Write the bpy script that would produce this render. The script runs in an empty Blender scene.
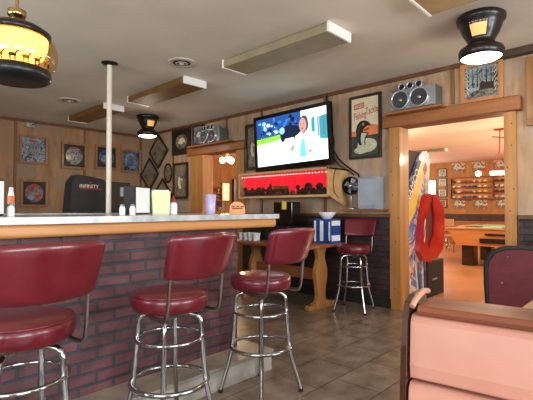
import bpy, math, random
from mathutils import Vector, Matrix
random.seed(7)
PI = math.pi
COL = bpy.context.scene.collection
H = 2.80                      # ceiling height
TVX = 4.80                    # inner face of the wall with the doorways
BKY = 8.28                    # inner face of the far wall

# ------------------------------------------------------------------ materials
def lin(h):
    h = h.lstrip('#')
    o = []
    for i in (0, 2, 4):
        c = int(h[i:i+2], 16) / 255
        o.append(c/12.92 if c <= .04045 else ((c+.055)/1.055)**2.4)
    return (*o, 1)

def newmat(name):
    m = bpy.data.materials.new(name); m.use_nodes = True
    nt = m.node_tree
    return m, nt, nt.nodes['Principled BSDF']

def coords(nt, scale=(1, 1, 1), kind='Object', rot=(0, 0, 0)):
    tc = nt.nodes.new('ShaderNodeTexCoord'); mp = nt.nodes.new('ShaderNodeMapping')
    nt.links.new(tc.outputs[kind], mp.inputs['Vector'])
    mp.inputs['Scale'].default_value = scale; mp.inputs['Rotation'].default_value = rot
    return mp.outputs['Vector']

def ramp(nt, fac, stops):
    r = nt.nodes.new('ShaderNodeValToRGB'); nt.links.new(fac, r.inputs['Fac'])
    el = r.color_ramp.elements
    while len(el) < len(stops): el.new(.5)
    for e, (p, c) in zip(el, stops): e.position = p; e.color = lin(c)
    return r.outputs['Color']

def mat(name, c1, c2=None, rough=.5, metal=0, scale=6, stretch=(1, 1, 1), bump=0, coat=0, detail=4, lo=.35, hi=.65, spec=.5):
    m, nt, b = newmat(name)
    b.inputs['Roughness'].default_value = rough; b.inputs['Metallic'].default_value = metal
    b.inputs['Coat Weight'].default_value = coat; b.inputs['Coat Roughness'].default_value = .1
    b.inputs['Specular IOR Level'].default_value = spec
    v = coords(nt, tuple(scale*s for s in stretch))
    n = nt.nodes.new('ShaderNodeTexNoise'); nt.links.new(v, n.inputs['Vector'])
    n.inputs['Scale'].default_value = 1; n.inputs['Detail'].default_value = detail
    nt.links.new(ramp(nt, n.outputs['Fac'], [(lo, c1), (hi, c2 or c1)]), b.inputs['Base Color'])
    if bump:
        bp = nt.nodes.new('ShaderNodeBump'); bp.inputs['Strength'].default_value = bump; bp.inputs['Distance'].default_value = .01
        nt.links.new(n.outputs['Fac'], bp.inputs['Height']); nt.links.new(bp.outputs['Normal'], b.inputs['Normal'])
    return m

def emis(name, c, s):
    m, nt, b = newmat(name)
    b.inputs['Base Color'].default_value = lin(c); b.inputs['Emission Color'].default_value = lin(c)
    b.inputs['Emission Strength'].default_value = s; b.inputs['Roughness'].default_value = .4
    return m

def brickmat(name, c1, c2, mortar, bw, bh, ms, floor=False, rough=.6, bump=.4, dirt=None, coat=0, rotz=0):
    m, nt, b = newmat(name)
    b.inputs['Roughness'].default_value = rough; b.inputs['Coat Weight'].default_value = coat
    tc = nt.nodes.new('ShaderNodeTexCoord')
    if floor:
        mp = nt.nodes.new('ShaderNodeMapping'); mp.inputs['Rotation'].default_value = (0, 0, rotz)
        nt.links.new(tc.outputs['Object'], mp.inputs['Vector']); vec = mp.outputs['Vector']
    else:
        sp = nt.nodes.new('ShaderNodeSeparateXYZ'); nt.links.new(tc.outputs['Object'], sp.inputs[0])
        ad = nt.nodes.new('ShaderNodeMath'); nt.links.new(sp.outputs[0], ad.inputs[0]); nt.links.new(sp.outputs[1], ad.inputs[1])
        cb = nt.nodes.new('ShaderNodeCombineXYZ'); nt.links.new(ad.outputs[0], cb.inputs[0]); nt.links.new(sp.outputs[2], cb.inputs[1])
        vec = cb.outputs[0]
    br = nt.nodes.new('ShaderNodeTexBrick'); nt.links.new(vec, br.inputs['Vector'])
    br.inputs['Scale'].default_value = 1; br.inputs['Brick Width'].default_value = bw; br.inputs['Row Height'].default_value = bh
    br.inputs['Mortar Size'].default_value = ms; br.inputs['Mortar Smooth'].default_value = .3
    br.inputs['Color1'].default_value = lin(c1); br.inputs['Color2'].default_value = lin(c2); br.inputs['Mortar'].default_value = lin(mortar)
    n = nt.nodes.new('ShaderNodeTexNoise'); n.inputs['Scale'].default_value = 7; n.inputs['Detail'].default_value = 5
    nt.links.new(vec, n.inputs['Vector'])
    mx = nt.nodes.new('ShaderNodeMix'); mx.data_type = 'RGBA'; mx.blend_type = 'MULTIPLY'; mx.inputs['Factor'].default_value = 1
    nt.links.new(br.outputs['Color'], mx.inputs['A'])
    nt.links.new(ramp(nt, n.outputs['Fac'], [(.3, dirt or '#a8a8a8'), (.65, '#ffffff')]), mx.inputs['B'])
    nt.links.new(mx.outputs['Result'], b.inputs['Base Color'])
    bp = nt.nodes.new('ShaderNodeBump'); bp.inputs['Strength'].default_value = bump; bp.inputs['Distance'].default_value = .008; bp.invert = True
    nt.links.new(br.outputs['Fac'], bp.inputs['Height']); nt.links.new(bp.outputs['Normal'], b.inputs['Normal'])
    return m

def barnmat(name, a, b_, c):
    """weathered board panelling: vertical streaks, knots and grey patches"""
    m, nt, b = newmat(name); b.inputs['Roughness'].default_value = .75
    v = coords(nt, (9, 9, 1.3))
    n1 = nt.nodes.new('ShaderNodeTexNoise'); n1.inputs['Scale'].default_value = 1; n1.inputs['Detail'].default_value = 6; n1.inputs['Distortion'].default_value = .8
    nt.links.new(v, n1.inputs['Vector'])
    n2 = nt.nodes.new('ShaderNodeTexNoise'); n2.inputs['Scale'].default_value = 1; n2.inputs['Detail'].default_value = 3
    nt.links.new(coords(nt, (3, 3, 5)), n2.inputs['Vector'])
    mx = nt.nodes.new('ShaderNodeMix'); mx.data_type = 'RGBA'
    nt.links.new(ramp(nt, n2.outputs['Fac'], [(.42, '#000000'), (.68, '#ffffff')]), mx.inputs['Factor'])
    nt.links.new(ramp(nt, n1.outputs['Fac'], [(.3, a), (.62, b_)]), mx.inputs['A']); mx.inputs['B'].default_value = lin(c)
    nt.links.new(mx.outputs['Result'], b.inputs['Base Color'])
    return m

def pinemat(name, a, b_, axis='z', rough=.55, coat=.04, scale=14):
    st = {'z': (1, 1, .08), 'x': (.08, 1, 1), 'y': (1, .08, 1)}[axis]
    return mat(name, a, b_, rough=rough, scale=scale, stretch=st, coat=coat, detail=5, lo=.3, hi=.7)

def artmat(name, cols, scale=9, dist=1.5):
    m, nt, b = newmat(name); b.inputs['Roughness'].default_value = .35; b.inputs['Coat Weight'].default_value = .3
    n = nt.nodes.new('ShaderNodeTexNoise'); n.inputs['Scale'].default_value = 1; n.inputs['Detail'].default_value = 3; n.inputs['Distortion'].default_value = dist
    nt.links.new(coords(nt, (scale, scale, scale)), n.inputs['Vector'])
    k = len(cols)
    nt.links.new(ramp(nt, n.outputs['Fac'], [(.3+.4*i/(k-1), c) for i, c in enumerate(cols)]), b.inputs['Base Color'])
    return m

def glassmat(name, tint='#ffffff', mixf=.12, rough=.05):
    m, nt, b = newmat(name); nt.nodes.remove(b)
    out = nt.nodes['Material Output']
    t = nt.nodes.new('ShaderNodeBsdfTransparent'); t.inputs['Color'].default_value = lin(tint)
    g = nt.nodes.new('ShaderNodeBsdfGlossy'); g.inputs['Roughness'].default_value = rough
    mx = nt.nodes.new('ShaderNodeMixShader'); mx.inputs[0].default_value = mixf
    nt.links.new(t.outputs[0], mx.inputs[1]); nt.links.new(g.outputs[0], mx.inputs[2]); nt.links.new(mx.outputs[0], out.inputs['Surface'])
    return m

M = {}
M['ceiling'] = mat('ceiling_plaster', '#cdc3b1', '#d9cfbd', rough=.9, scale=1.2, detail=8, bump=.25)
M['ceiling2'] = mat('game_room_ceiling', '#dcbfae', '#e2c8b8', rough=.9, scale=1.2, detail=6)
M['barn'] = barnmat('weathered_board_panel', '#8f7255', '#b89878', '#a39482')
M['barn_tan'] = barnmat('tan_board_panel', '#86613e', '#a87f57', '#8c765f')
M['barn2'] = barnmat('honey_board_panel', '#84572d', '#a87440', '#8e6439')
M['batten'] = pinemat('batten_wood', '#6d4426', '#84582f', 'z', coat=0, rough=.6)
M['crown'] = mat('crown_wood', '#59351c', '#6f4526', rough=.5, scale=10)
M['crown_dark'] = mat('dark_crown', '#35261b', '#463324', rough=.6, scale=10)
M['pine'] = pinemat('knotty_pine', '#9a6632', '#b98348', 'z')
M['pine_y'] = pinemat('pine_beam', '#7c4822', '#a06534', 'y')
M['pine_x'] = pinemat('bar_edge_pine', '#a86d37', '#c68b50', 'x', coat=.4)
M['floor'] = brickmat('slate_tile', '#85786a', '#9a8b7a', '#5b5147', .46, .34, .006, floor=True, rough=.28, bump=.25, dirt='#b5aca4', coat=.15)
M['floor2'] = mat('orange_vinyl_floor', '#a06e44', '#b9855a', rough=.3, scale=1.5, detail=6, coat=.2)
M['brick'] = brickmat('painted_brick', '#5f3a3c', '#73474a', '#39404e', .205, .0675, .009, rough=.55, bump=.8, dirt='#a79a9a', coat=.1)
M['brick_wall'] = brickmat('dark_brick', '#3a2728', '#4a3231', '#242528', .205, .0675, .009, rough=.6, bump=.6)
M['marble'] = mat('grey_laminate', '#9a9d9e', '#bcbfbe', rough=.25, scale=14, detail=8, coat=.3)
M['step'] = mat('step_tile', '#8a8174', '#a59c8c', rough=.35, scale=8)
M['step_face'] = mat('step_face_tile', '#a09c94', '#c0bcb4', rough=.35, scale=8)
M['vinyl_red'] = mat('burgundy_vinyl', '#590d19', '#681321', rough=.33, scale=14, coat=.35, bump=.08)
M['chrome'] = mat('chrome', '#a9abb0', '#bbbdc1', rough=.12, metal=1, scale=4)
M['steel'] = mat('brushed_steel', '#8d8880', '#a39d92', rough=.3, metal=1, scale=8)
M['black'] = mat('black_plastic', '#0f0f11', '#17171a', rough=.35, scale=8)
M['black_matte'] = mat('black_board', '#151312', '#1e1b19', rough=.7, scale=8)
M['gloss_black'] = mat('gloss_black', '#0a0808', '#120e0d', rough=.12, scale=8, coat=.6)
M['bronze'] = mat('dark_bronze', '#120c0a', '#1c120e', rough=.38, scale=6, metal=.2, coat=.25)
M['fixture'] = mat('fixture_enamel', '#e8e6e0', '#f0eeea', rough=.3, scale=3)
M['lens'] = mat('amber_lens', '#99805a', '#ab9168', rough=.55, scale=5, spec=.25)
M['lens_green'] = mat('yellowed_lens', '#8e8467', '#9c9272', rough=.55, scale=5, spec=.25)
M['lens_brown'] = mat('brown_lens', '#74522a', '#846035', rough=.55, scale=5, spec=.25)
M['white'] = mat('white_paint', '#dcdad4', '#e8e6e0', rough=.4, scale=4)
M['pole'] = mat('cream_pole', '#d3ccb8', '#dfd8c4', rough=.4, scale=4)
M['vent'] = mat('vent_enamel', '#a69e90', '#b5ad9f', rough=.5, scale=4)
M['pink'] = mat('pink_vinyl', '#ad7867', '#b5816f', rough=.42, scale=5, coat=.1, bump=.04)
M['maho'] = pinemat('varnished_booth_trim', '#5a2811', '#80421f', 'y', rough=.42, coat=.12)
M['maho_dark'] = mat('dark_booth_edge', '#2c140a', '#3c1d0f', rough=.2, scale=8, coat=.6)
M['burg'] = mat('burgundy_fabric', '#520f18', '#5f151f', rough=.7, scale=20)
M['laminate'] = mat('wood_laminate', '#b08a66', '#c09a74', rough=.3, scale=6, coat=.2)
M['frame_dark'] = mat('dark_frame', '#241710', '#352116', rough=.35, scale=8)
M['frame_oak'] = pinemat('oak_frame', '#80562e', '#9a6c3e', 'z')
M['frame_pine'] = pinemat('pine_frame', '#a56a35', '#bd8249', 'z')
M['cabwood'] = mat('blond_wood', '#bb9360', '#cfa873', rough=.4, scale=8, stretch=(1, .2, 1))
M['grey_plastic'] = mat('grey_plastic', '#8f98a3', '#9ba4af', rough=.35, scale=5)
M['silver'] = mat('silver_plastic', '#9da3a8', '#b1b6ba', rough=.25, metal=.6, scale=5)
M['cone'] = mat('speaker_cone', '#26272a', '#3a3c3f', rough=.5, scale=12)
M['box_side'] = mat('speaker_side', '#55564f', '#66675f', rough=.6, scale=5)
M['brass'] = mat('brass', '#b99a5c', '#cbb27a', rough=.2, metal=1, scale=5)
M['red'] = mat('gloss_red', '#b3121d', '#c41c26', rough=.2, scale=5, coat=.7)
M['red_dull'] = mat('red_paint', '#8e1a1c', '#a02224', rough=.5, scale=5)
M['cream'] = mat('cream_plastic', '#c9cf9c', '#d6dbaa', rough=.4, scale=5)
M['blue'] = mat('blue_carton', '#1b3f7e', '#24509a', rough=.35, scale=5)
M['felt'] = mat('teal_felt', '#3fa892', '#55bda6', rough=.9, scale=10)
M['pool_wood'] = pinemat('pool_table_wood', '#a8682f', '#c08040', 'y')
M['foam'] = mat('white_foam', '#e2e6ea', '#eef1f4', rough=.5, scale=4)
M['amber'] = mat('amber_plastic', '#c9752c', '#db8a3e', rough=.35, scale=8)
M['paper'] = mat('cream_paper', '#d7c7a2', '#e0d2b0', rough=.6, scale=5)
M['ink_red'] = mat('red_ink', '#a02a22', '#b03328', rough=.6, scale=5)
M['ink_black'] = mat('black_ink', '#14120f', '#1e1b17', rough=.6, scale=5)
M['orange'] = mat('orange_ink', '#d4713f', '#e08450', rough=.6, scale=5)
M['yellow'] = mat('yellow_ink', '#d9b537', '#e6c64c', rough=.5, scale=5)
M['dark_green'] = mat('dark_green_ink', '#2d3528', '#3f4a37', rough=.6, scale=9)
M['foamwhite'] = mat('splash_ink', '#a9a98c', '#c8c8ae', rough=.6, scale=40)
M['sky_blue'] = mat('blue_ink', '#5577a0', '#7f9cbc', rough=.5, scale=8)
M['glass'] = glassmat('clear_glass', '#f4f4f4', .1)
M['tumbler'] = mat('lilac_tumbler', '#aaa2cc', '#c9c3e2', rough=.2, scale=20, stretch=(1, 1, .2), coat=.3)
M['lampglass'] = glassmat('lamp_glass', '#ffe9c4', .09)
M['art_blue'] = artmat('bird_print', ['#15171c', '#3c4a5c', '#8c9aa8', '#4a4436', '#20242a'], 12)
M['art_blue2'] = artmat('night_print', ['#0c0f16', '#1d3358', '#54708f', '#12141a'], 12)
M['art_brown'] = artmat('sepia_print', ['#2c2014', '#6f5c42', '#8f8268', '#3a2c1c'], 14)
M['art_grey'] = artmat('engraved_print', ['#1b1815', '#55514a', '#8a867c', '#2a2622'], 18)
M['art_red'] = artmat('racing_print', ['#0e0e12', '#3a3f48', '#8b2a22', '#6c7076', '#111'.ljust(7, '1')], 12)
M['art_winter'] = artmat('winter_print', ['#2c241d', '#5f6f76', '#97a6aa', '#473b31', '#1e1812'], 11)
M['art_multi'] = artmat('arcade_art', ['#2d2f86', '#f0e6d0', '#7c3f98', '#3a98c4', '#e8e2d2', '#f0c020', '#e0471e'], 2.2, 2)
M['art_poster'] = artmat('truck_poster', ['#39424a', '#7c8a92', '#c8c0b0', '#59503f', '#8a4a3a', '#2f363d'], 3.5)

# ------------------------------------------------------------------ mesh builder
class MB:
    def __init__(s): s.v = []; s.f = []; s.mi = []; s.sm = []; s.mats = []; s.T = Matrix()
    def _m(s, m):
        if m not in s.mats: s.mats.append(m)
        return s.mats.index(m)
    def add(s, vs, fs, m, smooth=False):
        o = len(s.v); k = s._m(m)
        s.v += [tuple(s.T @ Vector(p)) for p in vs]
        for f in fs: s.f.append([i+o for i in f]); s.mi.append(k); s.sm.append(smooth)
        return s
    def box(s, x0, x1, y0, y1, z0, z1, m):
        vs = [(x, y, z) for x in (x0, x1) for y in (y0, y1) for z in (z0, z1)]
        return s.add(vs, [(0, 1, 3, 2), (4, 6, 7, 5), (0, 4, 5, 1), (2, 3, 7, 6), (0, 2, 6, 4), (1, 5, 7, 3)], m)
    def prism(s, pts, a, b, m, plane='xz', smooth=False):
        """polygon in a plane, extruded from a to b along the remaining axis"""
        n = len(pts)
        def P(p, d): return {'xz': (p[0], d, p[1]), 'yz': (d, p[0], p[1]), 'xy': (p[0], p[1], d)}[plane]
        vs = [P(p, a) for p in pts] + [P(p, b) for p in pts]
        s.add(vs, [list(range(n)), list(range(2*n-1, n-1, -1))], m)
        s.add(vs, [(i, i+n, (i+1) % n+n, (i+1) % n) for i in range(n)], m, smooth)
        return s
    def tube(s, pts, r, m, n=10, closed=False, flat=1.0):
        pts = [Vector(p) for p in pts]; N = len(pts); vs = []; up = None
        for i, p in enumerate(pts):
            a = pts[(i-1) % N] if (closed or i) else p; b = pts[(i+1) % N] if (closed or i < N-1) else p
            d = (b-a).normalized()
            if up is None: up = Vector((0, 0, 1)) if abs(d.z) < .9 else Vector((1, 0, 0))
            u = (up - d*up.dot(d)).normalized(); w = d.cross(u); up = u
            rr = r[i] if isinstance(r, (list, tuple)) else r
            for k in range(n):
                t = 2*PI*k/n; vs.append(tuple(p + u*math.cos(t)*rr + w*math.sin(t)*rr*flat))
        fs = []
        for i in range(N if closed else N-1):
            j = (i+1) % N
            for k in range(n): fs.append((i*n+k, i*n+(k+1) % n, j*n+(k+1) % n, j*n+k))
        s.add(vs, fs, m, True)
        if not closed: s.add(vs, [list(range(n))[::-1], [(N-1)*n+k for k in range(n)]], m)
        return s
    def ring(s, c, R, r, m, n=32, k=8):
        return s.tube([(c[0]+R*math.cos(2*PI*i/n), c[1]+R*math.sin(2*PI*i/n), c[2]) for i in range(n)], r, m, k, True)
    def lathe(s, prof, c, m, n=32, axis='z', smooth=True, cap=True):
        vs = []
        for (r, z) in prof:
            for k in range(n):
                t = 2*PI*k/n; a, b = r*math.cos(t), r*math.sin(t)
                q = {'z': (a, b, z), 'y': (a, z, b), 'x': (z, a, b)}[axis]
                vs.append((c[0]+q[0], c[1]+q[1], c[2]+q[2]))
        L = len(prof)
        s.add(vs, [(i*n+k, i*n+(k+1) % n, (i+1)*n+(k+1) % n, (i+1)*n+k) for i in range(L-1) for k in range(n)], m, smooth)
        if cap: s.add(vs, [list(range(n))[::-1], [(L-1)*n+k for k in range(n)]], m)
        return s
    def ball(s, c, rx, ry, rz, m, n=16):
        prof = []
        vs = []; L = n//2+1
        for i in range(L):
            ph = PI*i/(L-1)
            for k in range(n):
                t = 2*PI*k/n
                vs.append((c[0]+rx*math.sin(ph)*math.cos(t), c[1]+ry*math.sin(ph)*math.sin(t), c[2]+rz*math.cos(ph)))
        return s.add(vs, [(i*n+k, (i+1)*n+k, (i+1)*n+(k+1) % n, i*n+(k+1) % n) for i in range(L-1) for k in range(n)], m, True)
    def blob(s, cx, cz, rx, rz, y, m, n=18, rot=0, p=1):
        """flat filled ellipse in an xz picture plane"""
        vs = []
        for k in range(n):
            t = 2*PI*k/n; a, b = rx*math.cos(t), rz*math.sin(t)
            vs.append((cx+a*math.cos(rot)-b*math.sin(rot), y, cz+a*math.sin(rot)+b*math.cos(rot)))
        return s.add(vs, [list(range(n))], m)
    def flat(s, pts, y, m): return s.add([(a, y, b) for a, b in pts], [list(range(len(pts)))], m)
    def text(s, string, size, x, z, y, m, rot=0, shear=0, depth=.0006, widthscale=1):
        cu = bpy.data.curves.new('lettering', 'FONT'); cu.body = string; cu.size = size; cu.align_x = 'CENTER'; cu.align_y = 'CENTER'
        cu.shear = shear; cu.extrude = depth; cu.resolution_u = 2
        o = bpy.data.objects.new('lettering', cu); COL.objects.link(o)
        bpy.context.view_layer.update()
        me = bpy.data.meshes.new_from_object(o.evaluated_get(bpy.context.evaluated_depsgraph_get()))
        c, sn = math.cos(rot), math.sin(rot)
        vs = []
        for v in me.vertices:
            a, b = v.co.x*widthscale, v.co.y
            vs.append((x+a*c-b*sn, y-v.co.z, z+a*sn+b*c))
        fs = [list(p.vertices) for p in me.polygons]
        bpy.data.objects.remove(o); bpy.data.meshes.remove(me); bpy.data.curves.remove(cu)
        return s.add(vs, fs, m)
    def build(s, name, parent=None, bevel=0, sub=0, segs=2, loc=None, rotz=0):
        me = bpy.data.meshes.new(name); me.from_pydata(s.v, [], s.f)
        for m in s.mats: me.materials.append(m)
        for p, k, sm in zip(me.polygons, s.mi, s.sm): p.material_index = k; p.use_smooth = sm
        me.update()
        o = bpy.data.objects.new(name, me); COL.objects.link(o)
        if parent: o.parent = parent
        if loc: o.location = loc
        if rotz: o.rotation_euler.z = rotz
        if bevel:
            b = o.modifiers.new('b', 'BEVEL'); b.width = bevel; b.segments = segs; b.limit_method = 'ANGLE'; b.angle_limit = .7
        if sub:
            b = o.modifiers.new('s', 'SUBSURF'); b.levels = sub; b.render_levels = sub
        return o

def thing(name, label, cat, loc=(0, 0, 0), rotz=0, group=None, rot=None):
    o = bpy.data.objects.new(name, None); COL.objects.link(o); o.empty_display_size = .1
    o.location = loc; o.rotation_euler = rot or (0, 0, rotz)
    o['label'] = label; o['category'] = cat
    if group: o['group'] = group
    return o
def tag(o, label, cat, group=None, kind=None):
    o['label'] = label; o['category'] = cat
    if group: o['group'] = group
    if kind: o['kind'] = kind
    return o
def struct(o): o['kind'] = 'structure'; return o
def dup(root, loc, label, rotz=None, group=None):
    r = root.copy(); COL.objects.link(r); r.location = loc
    if rotz is not None: r.rotation_euler.z = rotz
    r['label'] = label
    if group: r['group'] = group
    def kids(src, dst):
        for ch in list(src.children):
            c = ch.copy(); COL.objects.link(c); c.parent = dst; kids(ch, c)
    kids(root, r)
    return r

# ------------------------------------------------------------------ the setting
X0, Y0 = -2.2, -2.6
WT = .14
struct(MB().box(X0-.2, TVX+.07, Y0-.2, BKY+.2, -.1, 0, M['floor']).build('floor'))
struct(MB().box(TVX+.07, 15.1, -2.2, 10.7, -.1, 0, M['floor2']).build('floor'))
struct(MB().box(X0-.2, TVX+WT, Y0-.2, BKY+.2, H, H+.1, M['ceiling']).build('ceiling'))
struct(MB().box(TVX+WT, 15.1, -2.2, 10.7, H, H+.1, M['ceiling2']).build('ceiling'))
struct(MB().box(X0-.2, TVX, BKY, BKY+.14, 0, H, M['barn_tan']).build('wall_back'))

D = [(1.16, 2.285, 2.19), (5.16, 6.05, 2.19)]       # the two doorways: y from, y to, height
w = MB()
ys = [-2.6, 1.16, 2.285, 5.16, 6.05, BKY+.14]
for i in (0, 2, 4): w.box(TVX, TVX+WT, ys[i], ys[i+1], 0, H, M['barn'])
for a, b, h in D: w.box(TVX, TVX+WT, a, b, h, H, M['barn'])
struct(w.build('wall_right'))

# walls behind the viewer, each with two big window openings
def windowed(name, along, fixed, a, b, wins, z0=.85, z1=2.3):
    w = MB(); cur = a
    def bx(p, q, za, zb):
        if along == 'x': w.box(p, q, fixed-.15, fixed, za, zb, M['barn'])
        else: w.box(fixed-.15, fixed, p, q, za, zb, M['barn'])
    for p, q in wins:
        bx(cur, p, 0, H); bx(p, q, 0, z0); bx(p, q, z1, H); cur = q
    bx(cur, b, 0, H)
    struct(w.build(name))
WIN_F = [(-1.4, .8), (1.6, 3.9)]; WIN_L = [(-1.6, .8), (2.0, 4.6)]
windowed('wall_front', 'x', Y0, X0-.15, TVX, WIN_F)
windowed('wall_left', 'y', X0, Y0, BKY, WIN_L)
k = 1
for p, q in WIN_F:
    r = bpy.data.objects.new('window_%d' % k, None); COL.objects.link(r); r['kind'] = 'structure'; r.location = ((p+q)/2, Y0, .85); k += 1
    hw = (q-p)/2; f = MB()
    f.box(-hw, hw, -.1, -.04, 0, .06, M['white']); f.box(-hw, hw, -.1, -.04, 1.39, 1.45, M['white'])
    for c in (-hw+.03, 0, hw-.03): f.box(c-.03, c+.03, -.1, -.04, .06, 1.39, M['white'])
    f.build('window_frame', r)
for p, q in WIN_L:
    r = bpy.data.objects.new('window_%d' % k, None); COL.objects.link(r); r['kind'] = 'structure'; r.location = (X0, (p+q)/2, .85); k += 1
    hw = (q-p)/2; f = MB()
    f.box(-.1, -.04, -hw, hw, 0, .06, M['white']); f.box(-.1, -.04, -hw, hw, 1.39, 1.45, M['white'])
    for c in (-hw+.03, 0, hw-.03): f.box(-.1, -.04, c-.03, c+.03, .06, 1.39, M['white'])
    f.build('window_frame', r)

# second room shell
w = MB(); w.box(14.9, 15.04, -2.2, 10.6, 0, H, M['barn2']); struct(w.build('wall_far'))
struct(MB().box(TVX+WT, 14.9, 10.5, 10.64, 0, H, M['barn2']).build('wall_side'))
struct(MB().box(TVX+WT, 14.9, -2.2, -2.06, 0, H, M['barn2']).build('wall_near'))
struct(MB().box(TVX, TVX+WT, BKY+.14, 10.64, 0, H, M['barn2']).build('wall_corner'))
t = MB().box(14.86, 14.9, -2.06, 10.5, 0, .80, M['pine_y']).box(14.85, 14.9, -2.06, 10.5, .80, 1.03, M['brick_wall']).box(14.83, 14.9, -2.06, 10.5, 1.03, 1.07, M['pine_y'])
struct(t.build('trim_5'))
# crown moulding, battens, brick wainscot and its cap
t = MB().box(X0, TVX, BKY-.025, BKY, H-.05, H, M['crown']).box(TVX-.025, TVX, 1.3, BKY-.025, H-.05, H, M['crown']).box(TVX-.10, TVX, Y0, 1.3, H-.07, H, M['crown_dark'])
struct(t.build('trim_1', bevel=.004))
t = MB()
for i in range(0, 6):
    x = TVX-.02-1.22*i
    t.box(x-.022, x+.022, BKY-.014, BKY, 0, H-.05, M['batten'])
for y in (7.06, 4.62, 3.40):
    t.box(TVX-.014, TVX, y-.022, y+.022, 1.14, H-.05, M['batten'])
t.box(TVX-.014, TVX, 1.66, 1.70, 2.36, H-.05, M['batten']).box(TVX-.014, TVX, 5.44, 5.48, 2.36, H-.05, M['batten']).box(TVX-.014, TVX, -.2, -.16, 1.14, H-.07, M['batten'])
struct(t.build('trim_2'))
t = MB()
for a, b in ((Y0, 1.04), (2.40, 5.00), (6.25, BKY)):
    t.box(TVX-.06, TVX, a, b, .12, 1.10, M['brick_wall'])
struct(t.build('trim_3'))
t = MB()
for a, b in ((Y0, 1.04), (2.40, 5.00), (6.25, BKY)):
    t.box(TVX-.09, TVX, a, b, 1.10, 1.14, M['crown'])
struct(t.build('trim_4', bevel=.005))
t = MB()
for a, b in ((Y0, 1.04), (2.40, 5.00), (6.25, BKY)):
    t.box(TVX-.075, TVX, a, b, 0, .12, M['black_matte'])
struct(t.build('baseboard_right'))

def casing(num, y0, y1, pw0, pw1, b0, b1, shelf):
    r = bpy.data.objects.new('door_%d' % num, None); COL.objects.link(r); r['kind'] = 'structure'; r.location = (TVX, (y0+y1)/2, 0)
    c = (y0+y1)/2
    a = MB().box(-.05, WT+.03, y0-pw0-c, y0+.008-c, 0, 2.185, M['pine'])
    for i in range(9): a.ball((-.05, y0-pw0/2-c+.03*math.sin(i*2.3), .3+.22*i), .004, .007, .009, M['frame_dark'], 8)
    a.build('post', r, bevel=.006)
    a = MB().box(-.07, WT+.03, y1-.008-c, y1+pw1-c, 0, 2.185, M['pine'])
    for i in range(7): a.ball((-.07, y1+pw1/2-c+.05*math.sin(i*1.7), .25+.28*i), .004, .008, .010, M['frame_dark'], 8)
    a.build('post', r, bevel=.006)
    MB().box(-.10, WT+.03, y0-pw0-.05-c, y1+pw1+.08-c, 2.182, 2.33, M['pine_y']).build('beam', r, bevel=.012)
    MB().box(-.24, 0, shelf[0]-c, shelf[1]-c, 2.31, 2.335, M['pine_y']).build('top_shelf', r, bevel=.004)
casing(1, D[1][0], D[1][1], .17, .36, 0, 0, (5.15, 6.3))
casing(2, D[0][0], D[0][1], .10, .125, 0, 0, (1.72, 2.40))

# ------------------------------------------------------------------ the bar
bar = thing('bar_counter', 'long brick-fronted bar with grey laminate top and rounded pine edge', 'bar', (0, 0, 0))
XB = X0+.01
MB().box(XB, 2.2, 2.38, 2.56, 0, 1.056, M['brick']).box(2.02, 2.2, 2.56, 5.0, 0, 1.056, M['brick']).build('brick_front', bar)
XB = X0+.01
sl = [(XB, 2.25), (2.50, 2.25), (2.56, 2.27), (2.59, 2.31), (2.59, 2.37), (2.59, 5.05), (XB, 5.05), (XB, 4.3), (1.7, 4.3), (1.7, 3.05), (XB, 3.05)]
MB().prism(sl, 1.124, 1.16, M['marble'], 'xy').build('countertop', bar, bevel=.010, segs=3)
pe = MB(); pe.box(XB, 2.53, 2.27, 2.6, 1.056, 1.124, M['pine_x']); pe.box(2.2, 2.53, 2.6, 5.0, 1.056, 1.124, M['pine_x'])
pe.build('wooden_edge', bar, bevel=.02, segs=4)
MB().box(XB, 2.34, 2.15, 2.38, 0, .13, M['step_face']).box(XB, 2.35, 2.14, 2.38, .13, .155, M['step']).box(2.2, 2.34, 2.38, 5, 0, .155, M['step_face']).build('foot_step', bar, bevel=.005)

# ------------------------------------------------------------------ bar stools
def pad_mesh():
    """curved padded back: wider at the top, bent round the sitter"""
    nx, nz = 10, 4; m = MB(); vs = []
    for side in (0, 1):
        for j in range(nz+1):
            v = j/nz
            hw = .188+.018*v
            for i in range(nx+1):
                u = i/nx*2-1
                x = u*hw; z = .866+.213*v + .008*(1-u*u)*(v-.5)*2
                y = -.258-.075*v + .050*u*u
                th = .058
                y += (th/2 if side else -th/2)
                vs.append((x, y, z))
    N = (nx+1)*(nz+1); fs = []
    q = lambda s, j, i: s*N+j*(nx+1)+i
    for j in range(nz):
        for i in range(nx):
            fs.append((q(0, j, i), q(0, j, i+1), q(0, j+1, i+1), q(0, j+1, i)))
            fs.append((q(1, j, i), q(1, j+1, i), q(1, j+1, i+1), q(1, j, i+1)))
        for i in (0, nx):
            f = (q(0, j, i), q(0, j+1, i), q(1, j+1, i), q(1, j, i)); fs.append(f if i == 0 else f[::-1])
    for i in range(nx):
        fs.append((q(0, 0, i), q(1, 0, i), q(1, 0, i+1), q(0, 0, i+1)))
        fs.append((q(0, nz, i), q(0, nz, i+1), q(1, nz, i+1), q(1, nz, i)))
    m.add(vs, fs, M['vinyl_red'], True)
    return m
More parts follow.
